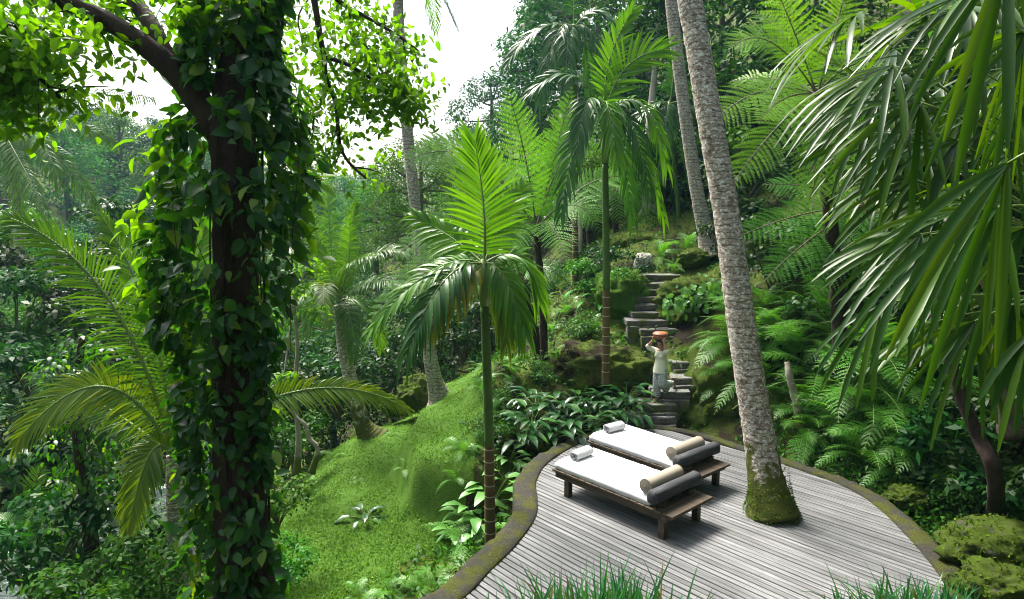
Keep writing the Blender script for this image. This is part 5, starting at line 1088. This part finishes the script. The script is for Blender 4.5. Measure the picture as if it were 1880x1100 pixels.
for i, (px, py, d) in enumerate(hp):
    p = P(px, py, d); p[2] = max(gz(p[0], p[1]) - .05, p[2] - .25)
    broad_plant(p, 26, .44, .17, .5, 'hosta', f'dark glossy broad leaved plant beside the bottom step, {ORD[i]} from the left', 'glossy plants by the steps')
for i, (px, py, s) in enumerate(sorted([(865, 955, 1), (905, 925, 1.1), (930, 890, 1), (890, 985, .9), (935, 850, .8), (845, 990, .8)])):
    broad_plant(hit(px, py), 14, .42 * s, .24 * s, .5 * s, 'pale', f'pale green arrow leaved plant outside the deck edging, {ORD[i]} from the left', 'pale plants outside the edging')
broad_plant(hit(672, 955), 12, .34, .13, .3, 'hosta', 'dark long leaved plant growing alone on the lawn')
broad_plant(hit(690, 785) + A(0, 0, .1), 14, .5, .1, .5, 'arecad', 'dark seedling palm at the foot of the bent coconut')
for i, (px, py) in enumerate(sorted([(1020, 600), (1035, 560), (1000, 555), (1075, 560), (900, 690), (1100, 560)])): broad_plant(hit(px, py), 14, .4, .16, .6, 'bush', f'mid green broad leaved plant among slope ferns, {ORD[i]} from the left', 'plants on the middle slope')
# creeper with round leaves hanging over the bank beside the steps
t = thing('creeper', P(1285, 530, 16.6), 'creeper with pale round leaves on the bank right of the narrow steps', 'creeper'); n = 190
mb = MB(); px, py = R.uniform(1220, 1335, n), 0; px = np.sort(px); pyv = np.interp(px, [1220, 1335], [560, 528]) + R.normal(0, 14, n); pos = np.array([P(a, b, 16.25 + R.uniform(-.1, .3)) for a, b in zip(px, pyv)])
leaf_ovate(mb, pos, norm(R.normal(size=(n, 3)) * .5 + A(-.2, -.5, -.8)), norm(R.normal(size=(n, 3)) * .3 + A(0, -.8, .7)), R.uniform(.1, .2, n), R.uniform(.09, .17, n)); part_local(mb, 'foliage', M['pale'], t)

# bushes
BM = {}
for k, (m, L, n) in enumerate((('bush', .13, 1500), ('bushd', .13, 1500), ('under', .11, 1500), ('bushd', .2, 900))):
    mb = MB(); cs = np.c_[R.normal(0, .42, 14), R.normal(0, .42, 14), R.uniform(.15, .95, 14)]; clump_leaves(mb, cs, np.full(14, .36), n, L, L * .5)
    sb = MB()
    for c in cs: tube(sb, bez(A(0, 0, -.3), A(c[0] * .3, c[1] * .3, .3), c, 6), np.linspace(.025, .006, 6), 4, caps=False)
    BM[k] = (mb.mesh('foliage', M[m]), sb.mesh('stems', M['bark']))
def bushes(spec, label, group):
    for i, s in enumerate(sorted(spec)):
        px, py, r, k = s[:4]; p = P(px, py, s[4]) if len(s) > 4 else hit(px, py); t = thing('bush', p - A(0, 0, .1), f'{label}, {ORD[i]} from the left', 'bush', group); t.rotation_euler.z = R.uniform(0, 6)
        for me in BM[k]: o = link(me.name, me, t); o.scale = (r, r, r * R.uniform(.85, 1.2))
bushes([(30, 640, 1.8, 1, 17), (110, 560, 2, 1, 20), (80, 760, 1.7, 1, 15), (30, 860, 1.6, 1, 13), (200, 690, 1.8, 1, 17), (240, 880, 1.5, 1, 14), (70, 1080, 1.3, 1, 10), (230, 1090, 1.2, 2, 9.2), (280, 1010, 1.2, 3, 10.5), (20, 480, 2.2, 0, 24), (200, 480, 2.2, 1, 26), (140, 1000, 1.4, 3, 12.5), (300, 1120, 1.0, 2, 8.6), (60, 930, 1.5, 1, 14)], 'shaded bush in the undergrowth at lower left', 'bushes at lower left')
bushes([(500, 790, 1.5, 1, 17), (560, 760, 1.5, 1, 19), (620, 740, 1.6, 1, 20.5), (700, 720, 1.6, 1, 21), (520, 850, 1.1, 2, 14), (510, 940, .7, 0, 10.5), (525, 1060, .6, 0, 8.5), (850, 640, 1.4, 1, 20), (900, 600, 1.5, 1, 21), (780, 680, 1.4, 1, 21.5), (470, 720, 1.6, 1, 18)], 'dark bush behind the lawn edge', 'bushes behind the lawn')
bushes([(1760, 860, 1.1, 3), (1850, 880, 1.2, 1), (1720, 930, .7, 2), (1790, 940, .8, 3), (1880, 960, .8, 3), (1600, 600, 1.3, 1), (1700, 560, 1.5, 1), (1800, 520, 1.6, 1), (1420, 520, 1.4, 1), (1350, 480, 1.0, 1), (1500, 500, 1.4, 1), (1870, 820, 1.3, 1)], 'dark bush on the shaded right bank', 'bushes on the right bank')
bushes([(1010, 540, 1.2, 1), (960, 600, 1.0, 0), (1080, 540, 1.1, 0), (1120, 520, 1, 1), (930, 560, 1.2, 1), (880, 600, 1.2, 0), (1060, 620, .8, 2), (1000, 700, .6, 2), (930, 760, .6, 2), (890, 800, .6, 2), (945, 820, .5, 2)], 'bush on the slope left of the stone steps', 'bushes on the middle slope')

rg = np.random.default_rng(12)
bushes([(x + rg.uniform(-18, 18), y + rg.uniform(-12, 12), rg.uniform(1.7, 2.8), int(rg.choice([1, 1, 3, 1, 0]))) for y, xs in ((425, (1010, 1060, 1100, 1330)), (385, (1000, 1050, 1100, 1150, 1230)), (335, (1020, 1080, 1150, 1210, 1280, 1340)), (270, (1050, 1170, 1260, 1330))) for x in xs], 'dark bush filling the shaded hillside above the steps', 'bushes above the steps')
# ------------------------------------------------------------------ foreground fan palms and grass tufts
fans = [(1690, 188, 4.2, 1490, 330, 3.9, .85, 10, 95, .35), (1832, 380, 3.4, 1580, 540, 3.1, .98, 9, 80, .3), (1850, 300, 2.9, 1690, 560, 2.7, .95, 6, 55, .25), (1850, -90, 2.3, 1790, 250, 2.2, .72, 6, 62, .25), (1615, 560, 4.5, 1500, 700, 4.3, .72, 6, 52, .3), (1790, 590, 4.2, 1700, 740, 4.0, .68, 9, 95, .4), (1895, 610, 3.5, 1850, 770, 3.4, .5, 7, 70, .4),
        (1640, 120, 4.5, 1430, 200, 4.3, .95, 11, 110, .35), (1570, 30, 5.0, 1400, 120, 4.8, .9, 11, 110, .35), (1700, 40, 5.0, 1590, 10, 4.8, .8, 10, 120, .35), (1760, 260, 4.8, 1590, 270, 4.6, .9, 11, 110, .35), (1740, 480, 4.8, 1540, 510, 4.6, .9, 11, 110, .35), (1680, 330, 5.2, 1500, 430, 5.0, .9, 11, 110, .35), (1850, 180, 4.0, 1900, 350, 3.9, .8, 10, 120, .4), (1800, 130, 4.6, 1650, 90, 4.4, .9, 11, 110, .35), (1860, 560, 4.0, 1900, 700, 3.9, .6, 8, 90, .4),
        (1760, 390, 5.4, 1740, 560, 5.2, .8, 10, 100, .3), (1640, 250, 5.5, 1420, 270, 5.3, .95, 11, 110, .35), (1600, 170, 5.8, 1440, 70, 5.6, .9, 10, 110, .35), (1720, 590, 5.0, 1600, 640, 4.9, .75, 9, 90, .35), (1800, -20, 4.2, 1650, 40, 4.0, .9, 10, 110, .35), (1880, 420, 3.6, 1780, 520, 3.4, .8, 8, 80, .3), (1690, 430, 4.3, 1530, 590, 4.1, .9, 9, 90, .3), (1880, 60, 3.6, 1760, 180, 3.4, .8, 9, 90, .35)]
rf = np.random.default_rng(4)
for q in range(22):
    x, y, d = rf.uniform(1590, 1900), rf.uniform(-40, 560), rf.uniform(4.6, 6.4); fans.append((x, y, d, x - rf.uniform(60, 190), y + rf.uniform(-30, 130), d - rf.uniform(.1, .4), rf.uniform(.7, .95), 11, rf.uniform(90, 125), rf.uniform(.3, .5)))
stems = [(A(4.25, 4.2, 0), 'tall clumping fan palm with long drooping leaf fingers at the right edge'), (A(5.2, 5.3, 0), 'second fan palm just behind the tall one at the right edge'), (A(3.0, 2.6, 0), 'nearest fan palm, its pale leaf fingers hanging in the upper right corner')]
for i, (b, lab) in enumerate(stems):
    b[2] = gz(b[0], b[1]) - .05; t = thing('fan_palm', b, lab, 'palm', 'fan palms'); st_ = MB(); tops = []
    for j in range(4):
        f = b + A(.25 * math.cos(j * 1.7), .25 * math.sin(j * 1.7), 0); tp = f + A(R.uniform(-.2, .1), R.uniform(-.1, .2), R.uniform(1.7, 3.4)); tube(st_, smoothpath([f, (f + tp) / 2 + A(.05, 0, 0), tp], 16), .022, 8, jit=.12); tops.append(tp)
    part_local(st_, 'stems', M['fernbark'], t)['kind'] = 'stuff'
    for (hx, hy, d, tx, ty, d2, L, n, sp, dr) in fans:
        w_ = 2 if d < 3.0 else (0 if d < 4.75 else 1)
        if w_ != i: continue
        h = P(hx, hy, d); D = P(tx, ty, d2) - h; s = min(tops, key=lambda q: abs(q[2] - h[2])); mb = fan(h, D, A(-.15, -.45, .85) + R.normal(size=3) * .35, int(n * 1.2), L, .046, sp, dr)
        tube(mb, bez(s, s * .4 + h * .6 + A(0, 0, .15), h, 12), np.linspace(.009, .006, 12), 5, 1); part_local(mb, 'fan_leaf', [M['rhapis'], M['stem']], t)
def tuft(px, d, n, lab, L=.75, spread=.22):
    x = (px - CX) / F * d; b = A(x, d, gz(x, d) - .02); t = thing('grass_tuft', b, lab, 'grass tuft', 'strappy grass tufts'); az = R.uniform(0, 6.28, n); q = np.abs(R.normal(0, .5, n))
    D = norm(np.c_[np.cos(az) * q, np.sin(az) * q, np.ones(n)]); L *= .86; n = int(n * 3.4); az = R.uniform(0, 6.28, n); q = np.abs(R.normal(0, .5, n)); D = norm(np.c_[np.cos(az) * q, np.sin(az) * q, np.ones(n)]); base = np.c_[R.normal(0, spread * .5, n), R.normal(0, spread * .4, n), np.zeros(n)]
    mb = MB(); strips(mb, base, D, norm(np.cross(D, R.normal(size=(n, 3)))), L * R.uniform(.55, 1.1, n), .012 * R.uniform(.7, 1.2, n), 6, R.uniform(.1, .55, n), np.array([.7, 1, 1, .9, .7, .4, .05]), .2); mb.build('blades', M['blade'], t)['kind'] = 'stuff'
for px, d, n, lab, L in ((960, 2.75, 90, 'low left grass tuft at the bottom edge before the deck', .5), (1045, 2.7, 150, 'tall middle grass tuft at the bottom edge before the deck', .66), (1130, 2.65, 160, 'dense grass tuft at the bottom edge before the daybeds', .66), (1200, 2.75, 90, 'short right grass tuft at the bottom edge before the daybeds', .56), (1720, 3.0, 110, 'grass tuft at the bottom edge beside the deck edging', .58), (1800, 3.1, 110, 'rightmost grass tuft at the bottom edge', .52), (1650, 3.1, 60, 'thin grass tuft before the corner of the deck', .42)):
    tuft(px, d, n, lab, L)

# ------------------------------------------------------------------ ground cover
from math import pi
def inside(px, py, poly):
    c = np.zeros(len(px), bool); j = len(poly) - 1
    for i in range(len(poly)):
        a, b = poly[i], poly[j]; m = ((a[1] > py) != (b[1] > py)); c ^= m & (px < (b[0] - a[0]) * (py - a[1]) / ((b[1] - a[1]) or 1e-9) + a[0]); j = i
    return c
hull = inner + norm(inner - inner.mean(0)) * .55
def scatter(n, name, mat, label, cat, test, L, W, lift, d=(3, 45), lo=-1.0, hi=1.0, grow=0.0):
    y = d[0] * (d[1] / d[0]) ** R.random(n); x = y * R.uniform(lo, hi, n); k = test(x, y) & ~inside(x, y, hull); x, y = x[k], y[k]; m = len(x); nn = gnormal(x, y)
    s = 1 + grow * y; h = np.abs(R.normal(0, lift, m)) * np.minimum(1, .5 + .06 * y)
    pos = np.c_[x, y, ground(x, y) + h * .9]; D = norm(R.normal(size=(m, 3)) + nn * .35); N = norm(nn + R.normal(size=(m, 3)) * .5)
    mb = MB(); leaf_quads(mb, pos, D, N, L * s * R.uniform(.5, 1.3, m), W * s * R.uniform(.6, 1.2, m), .2)
    tag(mb.build(name, M[mat]), label, cat, kind='stuff')
scatter(170000, 'lawn_grass', 'lawn', 'short mossy grass covering the lawn and its mound', 'grass', lambda x, y: lawn_mask(x, y) & (gnormal(x, y, .12)[:, 2] > R.uniform(.5, .78, len(x))), .05, .022, .012, (6.8, 20), -.62, .1)
scatter(120000, 'undergrowth', 'under', 'leafy undergrowth covering the banks and the valley slope', 'undergrowth', lambda x, y: ~lawn_mask(x, y) & ~((x > 4.3) & (x < 5.6) & (y > 13.2) & (y < 19)), .09, .05, .16, (5, 60), -.95, 1.7, .035)
scatter(45000, 'bank_undergrowth', 'under', 'low leafy undergrowth on the right bank behind the deck edging', 'undergrowth', lambda x, y: (x > 4.5) & (y > 7), .085, .05, .13, (7, 16), .42, .95)
scatter(80000, 'moss', 'mossleaf', 'moss covering the earth around the stone steps', 'moss', lambda x, y: (lawn_mask(x, y) & (gnormal(x, y, .12)[:, 2] < .8)) | (~lawn_mask(x, y) & (np.sin(x * 1.9) * np.sin(y * 1.6 + x) > -.35)), .035, .022, .012, (7, 26), -.3, .75)

# ------------------------------------------------------------------ the humid air
hz = MB(); box(hz, (0, 92, 38), (215, 190, 78), bev=0.0)
m = bpy.data.materials.new('haze'); m.use_nodes = True; t = m.node_tree; t.nodes.remove(t.nodes['Principled BSDF'])
pv = t.nodes.new('ShaderNodeVolumePrincipled'); pv.inputs['Color'].default_value = (.36, .70, 1.0, 1); pv.inputs['Density'].default_value = .00035; pv.inputs['Anisotropy'].default_value = .2
t.links.new(pv.outputs[0], t.nodes['Material Output'].inputs['Volume'])
tag(hz.build('haze', m, smooth=False), 'thin bluish humid haze hanging in the valley air', 'haze', kind='stuff')
